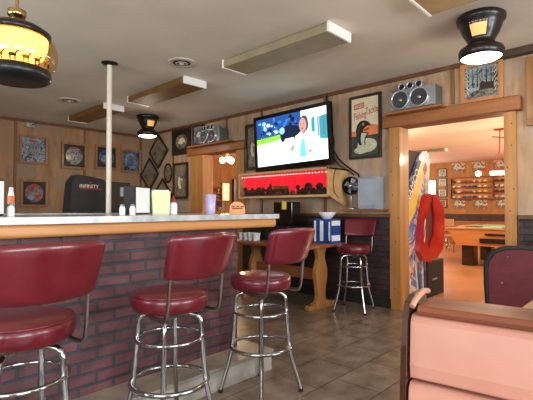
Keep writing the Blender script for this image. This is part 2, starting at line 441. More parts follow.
def make_stool(label, loc, rotz):
    t = thing('bar_stool', label, 'bar stool', loc, rotz, 'burgundy swivel bar stools')
    seat = MB().lathe([(.01, .785), (.08, .784), (.15, .778), (.185, .768), (.197, .752), (.2, .74), (.199, .715), (.19, .69), (.18, .682), (.01, .682)], (0, 0, 0), M['vinyl_red'], 40).build('seat', t)
    MB().ring((0, 0, .762), .193, .005, M['vinyl_red'], 40, 6).build('piping', seat)
    pad_mesh().build('backrest', t, sub=2)
    for s in (-1, 1):
        pts = [(s*.12, .06, .672), (s*.155, -.06, .668), (s*.16, -.17, .668), (s*.162, -.19, .675), (s*.163, -.203, .70), (s*.163, -.212, .76), (s*.163, -.224, .87), (s*.16, -.24, .92)]
        MB().tube(pts, .012, M['steel'], 8, flat=.45).build('back_bracket', t)
    MB().lathe([(.03, .625), (.035, .66), (.12, .665), (.12, .681)], (0, 0, 0), M['steel'], 20).build('swivel_plate', t)
    for i in range(4):
        a = PI/4+i*PI/2; c, sn = math.cos(a), math.sin(a)
        pr = [(.02, .652), (.10, .652), (.135, .645), (.156, .628), (.165, .60), (.168, .54), (.184, .33), (.190, .28), (.206, .21), (.262, .02)]
        MB().tube([(r*c, r*sn, z) for r, z in pr], .0135, M['chrome'], 12).tube([(.262*c, .262*sn, .02), (.264*c, .264*sn, 0)], .016, M['black'], 10).build('leg', t)
    MB().ring((0, 0, .53), .172, .010, M['chrome'], 40).build('foot_ring', t)
    MB().ring((0, 0, .305), .198, .0125, M['chrome'], 44).build('foot_ring', t)
    return t
st = make_stool('burgundy bar stool at the left edge of the photo, cut off by the frame', (.56, 1.87, 0), .02)
dup(st, (1.275, 1.90, 0), 'burgundy bar stool in the middle of the brick bar front', .03)
dup(st, (2.005, 1.94, 0), 'burgundy bar stool at the right end of the brick bar', .0)
dup(st, (4.37, 2.69, 0), 'burgundy bar stool standing beyond the trestle table against the wall', PI/2+.25)

# ------------------------------------------------------------------ pole, things on the bar
p = thing('support_pole', 'cream round pole from bar top to ceiling', 'pole', (2.159, 4.40, 1.16))
MB().lathe([(.028, 0), (.028, H-1.16)], (0, 0, 0), M['pole'], 20).build('shaft', p)
MB().lathe([(.028, H-1.185), (.085, H-1.17), (.09, H-1.16)], (0, 0, 0), M['black'], 28).build('ceiling_flange', p)

g = thing('game_machine', 'black countertop game machine lettered INFINITY behind the pole', 'game machine', (1.87, 4.72, 1.16))
MB().prism([(0, 0), (.03, .34), (.09, .425), (.30, .40), (.40, .375), (.40, 0)], 0, .2, M['black_matte']).build('hood', g, bevel=.012)
s = MB().text('INFINITY', .058, .215, .295, -.002, M['paper'], rot=-.01, widthscale=.95)
s.flat([(.12, .265), (.36, .265), (.37, .272), (.12, .272)], -.002, M['red'])
s.flat([(.21, .335), (.25, .335), (.23, .35)], -.002, M['ink_red']); s.build('lettering', g)
MB().box(.40, .72, -.01, .20, 0, .36, M['gloss_black']).build('front_module', g, bevel=.012)
for x0, x1, z0, z1 in [(.415, .47, .03, .17), (.42, .45, .24, .30), (.585, .63, .19, .30)]: MB().box(x0, x1, -.015, -.01, z0, z1, M['grey_plastic']).build('panel_label', g)
MB().box(.69, .725, -.018, -.01, .06, .28, M['silver']).build('coin_plate', g)

def napkin(loc, rz, label):
    t = thing('napkin_dispenser', label, 'napkin dispenser', loc, rz, 'napkin dispensers on the bar')
    MB().box(-.095, .095, -.05, .05, 0, .205, M['black_matte']).build('housing', t, bevel=.008)
    MB().box(-.085, .085, -.056, -.05, .012, .195, M['foam']).build('face_plate', t, bevel=.004)  # white colour stands in for the window reflected in the face
    return t
nd = napkin((1.60, 2.82, 1.16), .46, 'napkin dispenser with black side and window reflection painted white on its face, beside the cream bin')
dup(nd, (.60, 2.66, 1.16), 'napkin dispenser cut by the left edge of the photo', .62)
def shaker(loc, label):
    t = thing('salt_shaker', label, 'shaker', loc, 0, 'glass shakers on the bar')
    MB().lathe([(.02, 0), (.021, .04), (.016, .055)], (0, 0, 0), M['foam'], 14).build('jar', t)
    MB().lathe([(.017, .055), (.017, .068), (.006, .075)], (0, 0, 0), M['silver'], 14).build('cap', t)
    return t
sh = shaker((1.50, 2.70, 1.16), 'small shaker left of the black napkin dispenser, the right one of two')
dup(sh, (1.455, 2.76, 1.16), 'small shaker left of the black napkin dispenser, the left one of two')
dup(sh, (.745, 2.70, 1.16), 'small white shaker beside the napkin dispenser at the left photo edge')
t = thing('bottle', 'white bottle with orange label at left edge, behind the white shaker', 'bottle', (.79, 2.86, 1.16))
MB().lathe([(.018, 0), (.019, .07), (.017, .12), (.012, .15)], (0, 0, 0), M['foam'], 14).build('body', t)
MB().lathe([(.0195, .075), (.0195, .12)], (0, 0, 0), M['orange'], 14, cap=False).build('label_band', t)
MB().lathe([(.012, .15), (.012, .17)], (0, 0, 0), M['white'], 12).build('cap', t)
b = MB().prism([(-.062, 0), (-.07, .175), (.07, .175), (.062, 0)], -.04, .04, M['cream'])
b.box(-.062, .062, -.03, .03, .175, .185, M['foam'])
tag(b.build('menu_bin', bevel=.006, loc=(1.785, 2.80, 1.16), rotz=-.35), 'pale yellow green plastic bin beside the napkin dispenser', 'bin')
t = thing('squeeze_bottle', 'white squeeze bottle with red nozzle right of the pale bin', 'bottle', (1.885, 2.77, 1.16))
MB().lathe([(.028, 0), (.03, .02), (.03, .07), (.02, .09)], (0, 0, 0), M['foam'], 16).build('body', t)
MB().lathe([(.02, .09), (.02, .10), (.006, .135), (.004, .145)], (0, 0, 0), M['red_dull'], 16).build('nozzle', t)
tag(MB().lathe([(.036, .0), (.04, .005), (.046, .16), (.043, .16), (.036, .01)], (0, 0, 0), M['tumbler'], 24).build('drinking_glass', loc=(2.235, 2.75, 1.16)), 'lilac tinted drinking glass on the bar below the doorway', 'glass')
a = MB()
arc = [(-.065, 0), (-.065, .04)]+[(-.065*math.cos(PI*i/12), .04+.06*math.sin(PI*i/12)) for i in range(1, 12)]+[(.065, .04), (.065, 0)]
a.prism(arc, -.02, .02, M['amber'])
for i, (x0, x1, z) in enumerate([(-.05, -.02, .055), (-.01, .015, .057), (.025, .055, .055), (-.045, .045, .04)]): a.box(x0, x1, -.0215, -.02, z, z+.009, M['ink_black'])
tag(a.build('tip_plaque', bevel=.004, loc=(2.38, 2.58, 1.16), rotz=-.55), 'round-topped amber plaque with black writing at the bar end', 'plaque')

# ------------------------------------------------------------------ trestle table and things on it
t = thing('trestle_table', 'pine trestle table with curvy plank legs beside the bar end', 'table', (4.2, 3.66, 0))
MB().box(-.40, .42, -.73, .75, .735, .775, M['pine_y']).build('tabletop', t, bevel=.008)
hp = [(0, .17), (.06, .17), (.09, .09), (.14, .075), (.25, .085), (.36, .115), (.45, .12), (.54, .09), (.60, .065), (.66, .07), (.735, .11)]
for y in (-.60, .50):
    pts = [(-w_, z) for z, w_ in hp]+[(w_, z) for z, w_ in reversed(hp)]
    MB().prism(pts, y-.025, y+.025, M['pine']).box(-.26, .26, y-.035, y+.035, 0, .055, M['pine']).build('leg', t, bevel=.006)
MB().box(-.02, .02, -.575, .475, .33, .47, M['pine_y']).build('stretcher', t, bevel=.005)

cup = tag(MB().lathe([(.026, 0), (.038, .095), (.04, .10), (.036, .10), (.025, .005)], (0, 0, 0), M['foam'], 18).build('foam_cup', loc=(4.0, 3.98, .775)),
          'white foam cup in the row on the table, hidden partly by the bar end', 'cup', 'white foam cups on the trestle table')
for i, (x, y) in enumerate([(4.0, 4.07), (4.0, 4.16), (4.0, 4.25), (4.09, 4.02), (4.09, 4.11), (4.09, 4.20)]):
    c = cup.copy(); COL.objects.link(c); c.location = (x, y, .775)
cb = thing('drink_carton', 'blue and white drink carton on the table below the white bowl', 'carton', (4.38, 3.08, .775))
MB().box(-.11, .11, -.13, .13, 0, .30, M['blue']).build('box', cb, bevel=.004)
pn = MB()
for y0, y1, z0, z1 in [(-.02, .03, .03, .28), (-.12, -.10, .04, .27), (.09, .12, .02, .28)]: pn.box(-.112, -.11, y0, y1, z0, z1, M['foam'])
for z0, z1 in [(.03, .10), (.22, .28)]: pn.box(-.09, .09, -.132, -.13, z0, z1, M['foam'])
pn.build('printed_panel', cb)
tag(MB().lathe([(.04, 0), (.06, .012), (.105, .07), (.11, .085), (.10, .082), (.05, .015)], (0, 0, 0), M['foam'], 24).build('bowl', loc=(4.38, 3.08, 1.075)), 'white bowl standing on top of the blue carton', 'bowl')
cr = thing('cash_register', 'black cash register with a yellow note on the trestle table', 'cash register', (4.38, 3.80, .775))
MB().box(-.2, .2, -.24, .26, 0, .20, M['black']).build('drawer_unit', cr, bevel=.01)
MB().box(-.06, .12, -.20, .14, .20, .52, M['gloss_black']).build('screen_housing', cr, bevel=.012)
MB().box(-.066, -.061, -.10, -.02, .42, .53, M['yellow']).build('note', cr)

# ------------------------------------------------------------------ television
tv = thing('television', 'large black flat screen television hung on the wall, man in white on it', 'television', (4.5, 3.785, 2.17), rot=(0, 0, 0))
tv.rotation_euler = (Matrix.Rotation(-PI/2+.03, 3, 'Z') @ Matrix.Rotation(.035, 3, 'X') @ Matrix.Rotation(-.028, 3, 'Y')).to_euler()
TW, TH = 1.35, .83
bz = MB(); bz.box(-TW/2, TW/2, .0, .06, -TH/2, TH/2, M['gloss_black']); bz.box(-.5, .5, .06, .11, -.3, .3, M['black'])
bz.build('housing', tv, bevel=.008)
b = MB()
for x0, x1, z0, z1 in [(-TW/2, TW/2, TH/2-.05, TH/2), (-TW/2, TW/2, -TH/2, -TH/2+.085), (-TW/2, -TW/2+.05, -TH/2+.085, TH/2-.05), (TW/2-.05, TW/2, -TH/2+.085, TH/2-.05)]:
    b.box(x0, x1, -.014, 0, z0, z1, M['gloss_black'])
b.build('bezel', tv, bevel=.003)
E_ = lambda n, c, s: emis('screen_'+n, c, s)
S = {k_: E_(k_, c, s) for k_, c, s in [('field', '#e6f6ff', 1.15), ('trees', '#1d4a8f', .8), ('dark', '#101f3d', .6), ('grass', '#7cc832', 1.0), ('house', '#b9c9d9', .9), ('roof', '#e0d8c0', 1.0), ('teal', '#2f93a0', .8), ('skin', '#b58a80', .9), ('hair', '#4a3f4a', .6), ('shirt', '#f4faff', 1.2), ('aqua', '#5fd8d0', 1.0), ('leaf', '#2f6fb8', .8), ('fold', '#cfdcec', 1.0), ('post', '#6f5a70', .6), ('lightblue', '#8ab8e8', 1.0)]}
sx, sz = TW/2-.05, (TH-.135)/2; oz = .0175
def P(u, v): return (-sx+2*sx*u, oz-sz+2*sz*v)
sc = MB()
def pf(pts, d, m): sc.flat([P(*q) for q in pts], -d*.0006-.001, S[m])
pf([(0, 0), (1, 0), (1, 1), (0, 1)], 0, 'field')
pf([(0, .56), (.66, .6), (.66, 1), (0, 1)], 1, 'trees')
for i in range(60):
    u, v = random.uniform(.04, .6), random.uniform(.62, .95)
    q = P(u, v); sc.blob(q[0], q[1], random.uniform(.012, .04), random.uniform(.012, .04), -.0022-.00001*i, S[random.choice(['dark', 'trees', 'lightblue', 'dark', 'leaf', 'field'])], 10)
pf([(0, .46), (.30, .50), (.36, .54), (.38, .62), (.25, .60), (.1, .58), (0, .58)], 3, 'grass')
pf([(.36, .50), (.36, .64), (.42, .74), (.55, .76), (.66, .70), (.66, .52)], 4, 'dark')
for u, v, r in [(.40, .50, .035), (.58, .49, .035), (.39, .68, .05)]:
    q = P(u, v); sc.blob(q[0], q[1], r, r, -.0038, S['dark' if v < .6 else 'lightblue'], 14)
pf([(.70, .45), (1, .45), (1, .95), (.70, .72)], 3, 'house')
pf([(.90, .40), (1, .38), (1, .84), (.90, .82)], 4, 'teal')
pf([(.80, .55), (.84, .55), (.84, .85), (.80, .84)], 4, 'teal')
pf([(.68, .78), (1, .90), (1, 1), (.86, 1), (.68, .86)], 5, 'roof')
pf([(.50, .02), (.53, .36), (.58, .52), (.66, .60), (.76, .60), (.84, .52), (.90, .36), (.93, .02)], 7, 'shirt')
pf([(.62, .10), (.66, .44), (.70, .46), (.74, .38), (.74, .10)], 8, 'aqua')
q = P(.70, .74); sc.blob(q[0], q[1], .075, .115, -.0062, S['hair'], 20)
q = P(.685, .72); sc.blob(q[0], q[1], .062, .098, -.0068, S['skin'], 20)
q = P(.68, .655); sc.blob(q[0], q[1], .018, .006, -.0074, S['hair'], 12)
for du in (-.02, .02):
    q = P(.68+du, .745); sc.blob(q[0], q[1], .010, .006, -.0074, S['hair'], 10)
pf([(.66, .60), (.72, .60), (.71, .54), (.68, .53)], 8, 'skin')
pf([(.60, .50), (.56, .36), (.58, .34), (.63, .46)], 8, 'fold'); pf([(.80, .50), (.84, .30), (.80, .20), (.78, .22), (.81, .31), (.78, .46)], 8, 'fold'); pf([(.70, .46), (.715, .10), (.725, .10), (.73, .40)], 9, 'fold')
for i in range(8): pf([(.05+.04*i, .52), (.075+.04*i, .62), (.09+.04*i, .52)], 4, 'grass')
for u in (.73, .88, .95): pf([(u, .46), (u+.012, .46), (u+.012, .84), (u, .82)], 5, 'post')
q = P(.535, .30); sc.blob(q[0], q[1], .05, .03, -.0064, S['skin'], 14, .9)
q = P(.77, .19); sc.blob(q[0], q[1], .035, .025, -.0066, S['skin'], 14)
sc.build('screen', tv)
MB().box(-.12, .12, .11, .26, -.15, .15, M['black']).build('wall_mount', tv)
cab = MB()
cab.tube([(4.62, 3.20, 2.28), (4.72, 3.20, 2.12), (4.77, 3.24, 2.0), (4.77, 3.17, 1.88), (4.77, 3.07, 1.79), (4.77, 2.96, 1.71), (4.76, 2.86, 1.65), (4.74, 2.82, 1.58)], .011, M['black'], 8)
cab.tube([(4.62, 3.22, 2.2), (4.74, 3.26, 2.02), (4.77, 3.25, 1.9), (4.77, 3.15, 1.78), (4.77, 3.0, 1.70), (4.76, 2.92, 1.64)], .008, M['black'], 8)
tag(cab.build('television_cable'), 'black cable drooping down the wall right of the television', 'cable')
tag(MB().tube([(4.78, 3.36, 2.77), (4.77, 3.35, 2.68), (4.78, 3.38, 2.58), (4.66, 3.40, 2.50)], .014, M['black'], 8).build('power_cable'), 'short black cable rising above the television to the ceiling', 'cable')

# ------------------------------------------------------------------ red lit display under the television
lc = thing('lit_display_case', 'wooden wall case glowing red with a horse parade scene inside', 'display case', (4.8, 4.21, 1.355))
CX, CY0, CY1, CH = -.46, -1.18, .47, .375
w = MB(); w.box(CX, -.001, CY0, CY1, CH-.03, CH, M['cabwood']); w.box(CX, -.001, CY0+.02, CY1, 0, .03, M['cabwood']); w.box(CX, -.001, CY1-.03, CY1, .03, CH-.03, M['cabwood'])
w.build('shell', lc, bevel=.003)
MB().prism([(CX, CH), (CX, 0.02), (-.05, -.13), (0, -.13), (0, CH)], CY0, CY0+.025, M['cabwood']).build('end_panel', lc, bevel=.003)
red_glow = emis('red_backlight', '#e8142c', .85)
MB().box(-.35, -.34, CY0+.03, CY1-.03, .03, CH-.03, red_glow).build('backlight', lc)
sc = MB()
def horse(cy, sc_, m):
    x = -.41
    def q(a, b): return (cy+a*sc_, .045+b*sc_)
    body = [(-.5, .45), (-.42, .70), (-.60, .95), (-.72, .92), (-.74, .82), (-.86, .74), (-.82, .68), (-.66, .74), (-.58, .55), (-.55, .42), (-.62, .2), (-.58, 0), (-.52, 0), (-.52, .2), (-.44, .36), (-.36, .0), (-.30, 0), (-.34, .38), (.15, .38), (.10, .2), (.18, 0), (.24, 0), (.2, .2), (.28, .36), (.34, .2), (.30, 0), (.37, 0), (.42, .22), (.42, .5), (.56, .3), (.58, .35), (.48, .62), (.34, .72), (0, .66), (-.25, .7)]
    sc.prism([q(a, b) for a, b in body], x, x+.02, m, 'yz')
for i, cy in enumerate([.30, .19, .08, -.03]): horse(cy, .12, M['ink_black'])
# hitch wagon with barrels and driver
sc.box(-.415, -.38, -.47, -.15, .085, .125, M['ink_black'])
for cy in (-.42, -.20): sc.lathe([(.036, -.015), (.036, .015)], (-.42, cy, .08), M['ink_black'], 16, 'x')
for i in range(5): sc.lathe([(.02, -.02), (.025, 0), (.02, .02)], (-.40, -.45+i*.055, .148), M['frame_oak'], 10, 'x')
sc.ball((-.40, -.14, .19), .015, .015, .02, M['ink_black'], 8); sc.box(-.41, -.39, -.16, -.12, .125, .18, M['ink_black'])
# trees and buildings behind
for cy, r in [(-.62, .04), (-.80, .07), (-.98, .06), (.40, .045), (.10, .035)]:
    sc.ball((-.375, cy, .14), .012, r, r*.8, M['ink_black'], 10); sc.box(-.378, -.370, cy-.01, cy+.01, .03, .15, M['ink_black'])
for cy in (-1.05, -.88, -.70, .14, .34): sc.prism([(cy-.06, .03), (cy-.06, .09), (cy, .13), (cy+.06, .09), (cy+.06, .03)], -.37, -.355, M['frame_dark'], 'yz')
for i in range(14):
    cy = CY0+.10+(CY1-CY0-.2)*i/13+.01*math.sin(i*3.1); h_ = .05+.03*abs(math.sin(i*1.9))
    sc.prism([(cy-.045, .03), (cy-.045, h_+.02), (cy, h_+.055), (cy+.045, h_+.02), (cy+.045, .03)], -.366, -.356, [M['frame_dark'], M['red_dull'], M['art_grey']][i % 3], 'yz')
    sc.prism([(cy-.05, h_+.02), (cy, h_+.062), (cy+.05, h_+.02), (cy, h_+.05)], -.369, -.366, [M['paper'], M['ink_black']][i % 2], 'yz')
sc.box(-.42, -.35, CY0+.03, CY1-.03, .03, .045, M['ink_black'])
sc.build('parade_scene', lc)
bul = MB(); bm_ = emis('tiny_bulbs', '#ffd8d0', 7)
for i in range(30):
    cy = CY0+.06+(CY1-CY0-.12)*i/29
    bul.ball((-.43, cy, CH-.06), .006, .006, .006, bm_, 6)
o = bul.build('bulb_row', lc)
MB().box(CX+.005, CX+.008, CY0+.03, CY1-.03, .03, CH-.03, M['glass']).build('glass_front', lc)
tag(MB().tube([(4.50, 3.02, 1.74), (4.46, 3.02, 1.66), (4.43, 3.02, 1.55), (4.45, 3.02, 1.42), (4.55, 3.02, 1.34)], .004, M['black'], 6).build('thin_cable'), 'thin black wire hanging down the end of the red display case', 'wire')

# small wall shelf with dispenser and round clock-like unit
sh_ = tag(MB().box(-.16, 0, -.29, .29, 0, .022, M['pine_y']).build('wall_shelf', bevel=.003, loc=(4.79, 2.75, 1.175)), 'narrow wooden shelf on the wall under the grey towel dispenser', 'shelf')
tdp = thing('towel_dispenser', 'grey paper towel dispenser on the small wall shelf', 'towel dispenser', (4.79, 2.635, 1.198))
MB().prism([(-.20, 0), (-.22, .05), (-.22, .37), (-.18, .40), (0, .40), (0, 0)], -.12, .115, M['grey_plastic']).build('cover', tdp, bevel=.012)
MB().box(-.2, -.02, .115, .13, .01, .39, M['silver']).build('side_trim', tdp, bevel=.005)
rb = thing('fan', 'small black round fan with chrome hub beside the grey towel dispenser', 'fan', (4.66, 2.90, 1.198))
MB().lathe([(.06, 0), (.065, .01), (.04, .02), (.015, .03), (.015, .16)], (0, 0, 0), M['silver'], 20).build('stand', rb)
f = MB().lathe([(.06, .06), (.09, .04), (.115, 0), (.115, -.03)], (0, 0, .30), M['black'], 28, 'x', cap=False)
for i in range(14):
    a = 2*PI*i/14; f.tube([(-.04, .03*math.cos(a), .30+.03*math.sin(a)), (-.03, .112*math.cos(a), .30+.112*math.sin(a))], .0025, M['black'], 5)
f.build('cage', rb)
MB().lathe([(.001, -.05), (.03, -.045), (.034, -.03)], (0, 0, .30), M['chrome'], 16, 'x').build('hub', rb)
bl = MB()
for i in range(4):
    a = PI/2*i+.4; c, s_ = math.cos(a), math.sin(a)
    bl.add([(0, -.012*s_, .30+.012*c), (.01, .09*c-.03*s_, .30+.09*s_+.03*c), (-.01, .095*c+.035*s_, .30+.095*s_-.035*c), (-.008, .012*s_, .30-.012*c)], [(0, 1, 2, 3)], M['grey_plastic'])
bl.build('blades', rb)

# ------------------------------------------------------------------ boomboxes over the doorways
def boombox(loc, label):
    t = thing('stereo_speaker', label, 'speaker', loc, -PI/2, 'silver stereo speakers over the doorways')
    MB().box(-.26, .26, .02, .215, 0, .24, M['box_side']).build('cabinet', t, bevel=.01)
    f = MB().box(-.12, .26, 0, .02, .01, .235, M['silver']); f.box(-.26, -.12, 0, .02, .01, .22, M['grey_plastic'])
    f.build('front_panel', t, bevel=.006)
    for cx_ in (-.135, .085):
        MB().lathe([(.112, .0), (.115, -.03), (.098, -.035), (.092, -.02)], (cx_, 0, .115), M['silver'], 28, 'y', cap=False).lathe([(.093, -.02), (.05, -.004), (.03, -.002)], (cx_, 0, .115), M['cone'], 24, 'y').lathe([(.034, -.004), (.025, -.02), (.005, -.026)], (cx_, 0, .115), M['steel'], 16, 'y').build('woofer', t)
    for cx_ in (-.12, -.02, .08):
        MB().lathe([(.042, .06), (.045, -.01), (.036, -.016), (.03, -.006)], (cx_, .0, .265), M['silver'], 18, 'y', cap=False).lathe([(.03, -.006), (.005, -.002)], (cx_, 0, .265), M['gloss_black'], 14, 'y').lathe([(.04, .06), (.04, .0)], (cx_, 0, .265), M['cone'], 18, 'y').build('tweeter', t)
    return t
bb = boombox((4.57, 2.05, 2.336), 'silver twin cone stereo speaker on the beam of the right doorway')
dup(bb, (4.57, 5.66, 2.336), 'silver twin cone stereo speaker on the beam of the left doorway')

# ------------------------------------------------------------------ pictures
def picture(label, wall, c, z, w_, h, fm, am, border=.035, group=None, art=None, y=None, name='framed_picture', cat='picture', mat_m=None, rot=0, depth=.03):
    """wall: 'back' (Y=8.28), 'tv' (X=4.8), 'far' (X=14.9), 'side' (Y=10.5); c = coordinate along the wall"""
    loc, rz = {'back': ((c, BKY-.016, z), 0), 'tv': ((TVX-.016, c, z), -PI/2), 'far': ((14.898, c, z), -PI/2), 'side': ((c, 10.498, z), 0)}[wall]
    t = thing(name, label, cat, loc, rz, group)
    if rot: t.rotation_euler = (Matrix.Rotation(rz, 3, 'Z') @ Matrix.Rotation(rot, 3, 'Y')).to_euler()
    a, b = w_/2, h/2; f = MB()
    f.box(-a, a, -depth, 0, b-border, b, fm).box(-a, a, -depth, 0, -b, -b+border, fm).box(-a, -a+border, -depth, 0, -b+border, b-border, fm).box(a-border, a, -depth, 0, -b+border, b-border, fm)
    f.build('frame', t, bevel=.004)
    p_ = MB().box(-a+border, a-border, -.012, -.002, -b+border, b-border, mat_m or am)
    if mat_m: p_.flat([(-a*.62, -b*.68), (a*.62, -b*.68), (a*.62, b*.68), (-a*.62, b*.68)], -.0125, am)
    if art: art(p_, a-border, b-border)
    p_.build('print', t)
    return t
def art_oval(col, col2, extra=None):
    def f(p_, a, b):
        p_.blob(0, 0, a*.82, b*.82, -.0130, col, 24)
        p_.blob(-a*.1, -b*.15, a*.5, b*.4, -.0136, col2, 18, .5)
        p_.blob(a*.2, b*.3, a*.3, b*.2, -.0142, M['art_grey'], 14, -.4)
        if extra: extra(p_, a, b)
    return f
ex_red = lambda p_, a, b: (p_.blob(0, b*.62, a*.45, b*.14, -.0148, M['ink_red'], 16), p_.blob(a*.35, -b*.25, a*.35, b*.16, -.0148, M['red_dull'], 14, .3), p_.blob(-a*.3, -b*.4, a*.3, b*.18, -.0149, M['sky_blue'], 14, -.3))
ex_top = lambda p_, a, b: p_.blob(0, b*.7, a*.4, b*.1, -.0148, M['ink_red'], 14)
ex_glint = lambda p_, a, b: (p_.blob(-a*.55, -b*.15, a*.2, b*.18, -.0148, M['yellow'], 12), p_.blob(0, b*.7, a*.4, b*.1, -.0148, M['ink_red'], 14))  # yellow blob is a painted bright reflection, the red one is print
gp = 'oak framed prints on the far wall'
picture('oak framed print of a swooping bluish bird, upper left on the far wall', 'back', 2.635, 2.27, .48, .52, M['frame_oak'], M['art_blue'], .045, gp, art_oval(M['art_blue'], M['art_grey'], ex_top))
picture('oak framed dark print with a yellow reflection painted on it, upper far wall', 'back', 3.353, 2.225, .48, .51, M['frame_oak'], M['ink_black'], .045, gp, art_oval(M['art_grey'], M['art_blue'], ex_glint))
picture('oak framed blue print partly behind the cream pole', 'back', 4.0, 2.25, .48, .49, M['frame_oak'], M['ink_black'], .045, gp, art_oval(M['art_blue2'], M['art_blue'], None))
picture('oak framed blue print nearest the room corner', 'back', 4.545, 2.22, .46, .50, M['frame_oak'], M['art_blue2'], .045, gp, art_oval(M['art_blue'], M['art_blue2'], None))
picture('oak framed racing print with red glow low on the far wall', 'back', 2.65, 1.485, .46, .50, M['frame_oak'], M['ink_black'], .045, gp, art_oval(M['art_red'], M['art_grey'], ex_red))
def diamond(c, z, s_, label):
    return picture(label, 'tv', c, z, s_, s_, M['frame_dark'], M['art_brown'], .035, 'diamond shaped pictures by the corner', art_oval(M['art_brown'], M['art_grey'], None), rot=PI/4)
diamond(7.56, 2.385, .51, 'diamond shaped dark framed picture, topmost of three by the corner')
diamond(7.90, 1.93, .51, 'diamond shaped dark framed picture, leftmost of three by the corner')
diamond(7.40, 1.47, .51, 'diamond shaped dark framed picture, lowest, behind the pale bin')
t = thing('oval_picture', 'small oval dark framed picture right of the diamond pictures', 'picture', (4.798, 7.22, 1.92), -PI/2)
vs = [(.125*math.cos(2*PI*i/28), .19*math.sin(2*PI*i/28)) for i in range(28)]
MB().prism(vs, -.02, 0, M['frame_dark']).tube([(a, -.022, b) for a, b in vs], .014, M['frame_dark'], 8, True).build('frame', t)
MB().blob(0, 0, .10, .165, -.0215, M['art_brown'], 24).blob(0, -.02, .05, .09, -.022, M['art_grey'], 18).build('print', t)
def art_eagle(p_, a, b):
    p_.blob(0, 0, a*.75, b*.7, -.013, M['art_grey'], 22)
    p_.flat([(-a*.45, -b*.1), (-a*.2, b*.3), (a*.2, b*.38), (a*.45, b*.15), (a*.5, -b*.15), (a*.3, -b*.05), (a*.1, -b*.25), (-a*.2, -b*.2)], -.0136, M['paper'])
    p_.blob(a*.15, b*.15, a*.05, b*.05, -.0142, M['ink_black'], 8)
picture('black framed picture of a white eagle head near the corner', 'tv', 6.76, 2.50, .60, .50, M['frame_dark'], M['ink_black'], .05, None, art_eagle)
def art_tall(p_, a, b):
    p_.blob(0, 0, a*.8, b*.75, -.013, M['art_grey'], 24)
    p_.blob(-a*.05, -b*.1, a*.4, b*.42, -.0136, M['paper'], 18)
    p_.blob(a*.1, b*.32, a*.28, b*.2, -.0142, M['art_brown'], 14)
    p_.blob(a*.2, -b*.2, a*.2, b*.3, -.0145, M['art_brown'], 14, .3)
picture('tall wood framed picture with an oval figure left of the doorway', 'tv', 6.78, 1.745, .46, .70, M['frame_dark'], M['art_brown'], .045, None, art_tall)
picture('dark picture with pale figure behind the left stereo speaker', 'tv', 6.22, 2.56, .34, .38, M['frame_dark'], M['art_blue'], .03, None, art_eagle)
picture('narrow dark framed picture half hidden behind the television', 'tv', 4.79, 2.20, .36, .74, M['frame_dark'], M['art_brown'], .05, None, art_tall)
def art_fish(p_, a, b):
    p_.flat([(-a, -b), (a, -b), (a, -b*.30), (-a, -b*.30)], -.0125, M['dark_green'])
    p_.flat([(-a, -b*.30), (a, -b*.30), (a, b*.0), (a*.5, b*.06), (a*.1, -b*.02), (-a*.5, -b*.12), (-a, -b*.12)], -.0127, M['orange'])
    p_.blob(a*.15, -b*.64, a*.72, b*.24, -.0132, M['foamwhite'], 18); p_.blob(-a*.3, -b*.8, a*.5, b*.12, -.0134, M['foamwhite'], 18)
    F_ = lambda pts: [(a*u_, b*v_) for u_, v_ in pts]
    p_.flat(F_([(-.42, -.62), (-.62, -.35), (-.68, -.1), (-.58, .08), (-.36, .2), (-.05, .22), (.22, .17), (.42, .06), (.44, .01), (.2, .02), (-.08, -.06), (-.16, -.16), (.02, -.20), (.26, -.20), (.27, -.27), (.08, -.36), (.02, -.5), (.04, -.62)]), -.0139, M['ink_black'])
    p_.flat(F_([(-.25, -.2), (-.1, -.22), (.2, -.235), (.02, -.34), (-.06, -.5), (-.05, -.62), (-.24, -.62), (-.32, -.4)]), -.0145, M['foamwhite'])
    p_.flat(F_([(-.56, -.1), (-.46, .04), (-.2, .12), (.1, .12), (-.2, .08), (-.4, -.02), (-.5, -.3)]), -.0146, M['dark_green'])
    p_.blob(-a*.12, b*.09, a*.07, b*.035, -.0151, M['yellow'], 12); p_.blob(-a*.12, b*.09, a*.03, b*.017, -.0155, M['ink_black'], 8)
    p_.blob(a*.12, -b*.10, a*.24, b*.04, -.0151, M['ink_red'], 14, .25)
    p_.text('Fishing', .135, -a*.38, b*.40, -.0135, M['ink_red'], rot=.16, shear=.25, widthscale=.50)
    p_.text('Tackle', .135, a*.48, b*.53, -.0135, M['ink_red'], rot=.16, shear=.25, widthscale=.50)
    for z0 in (0,):
        bx_ = [(-a*.82, b*.62), (-a*.05, b*.66), (-a*.05, b*.84), (-a*.82, b*.80)]
        p_.flat(bx_, -.0130, M['ink_red'])
        p_.flat([(-a*.76, b*.66), (-a*.10, b*.69), (-a*.10, b*.805), (-a*.76, b*.765)], -.0136, M['paper'])
        for i in range(6): p_.flat([(-a*(.70-.10*i), b*.685+.002*i), (-a*(.64-.10*i), b*.685+.002*i), (-a*(.63-.10*i), b*.77+.002*i), (-a*(.69-.10*i), b*.75+.002*i)], -.0142, M['ink_red'])
picture('tall poster reading Fishing Tackle with a leaping fish', 'tv', 2.765, 2.255, .46, .82, M['frame_dark'], M['paper'], .035, None, art_fish, name='framed_poster', cat='poster')
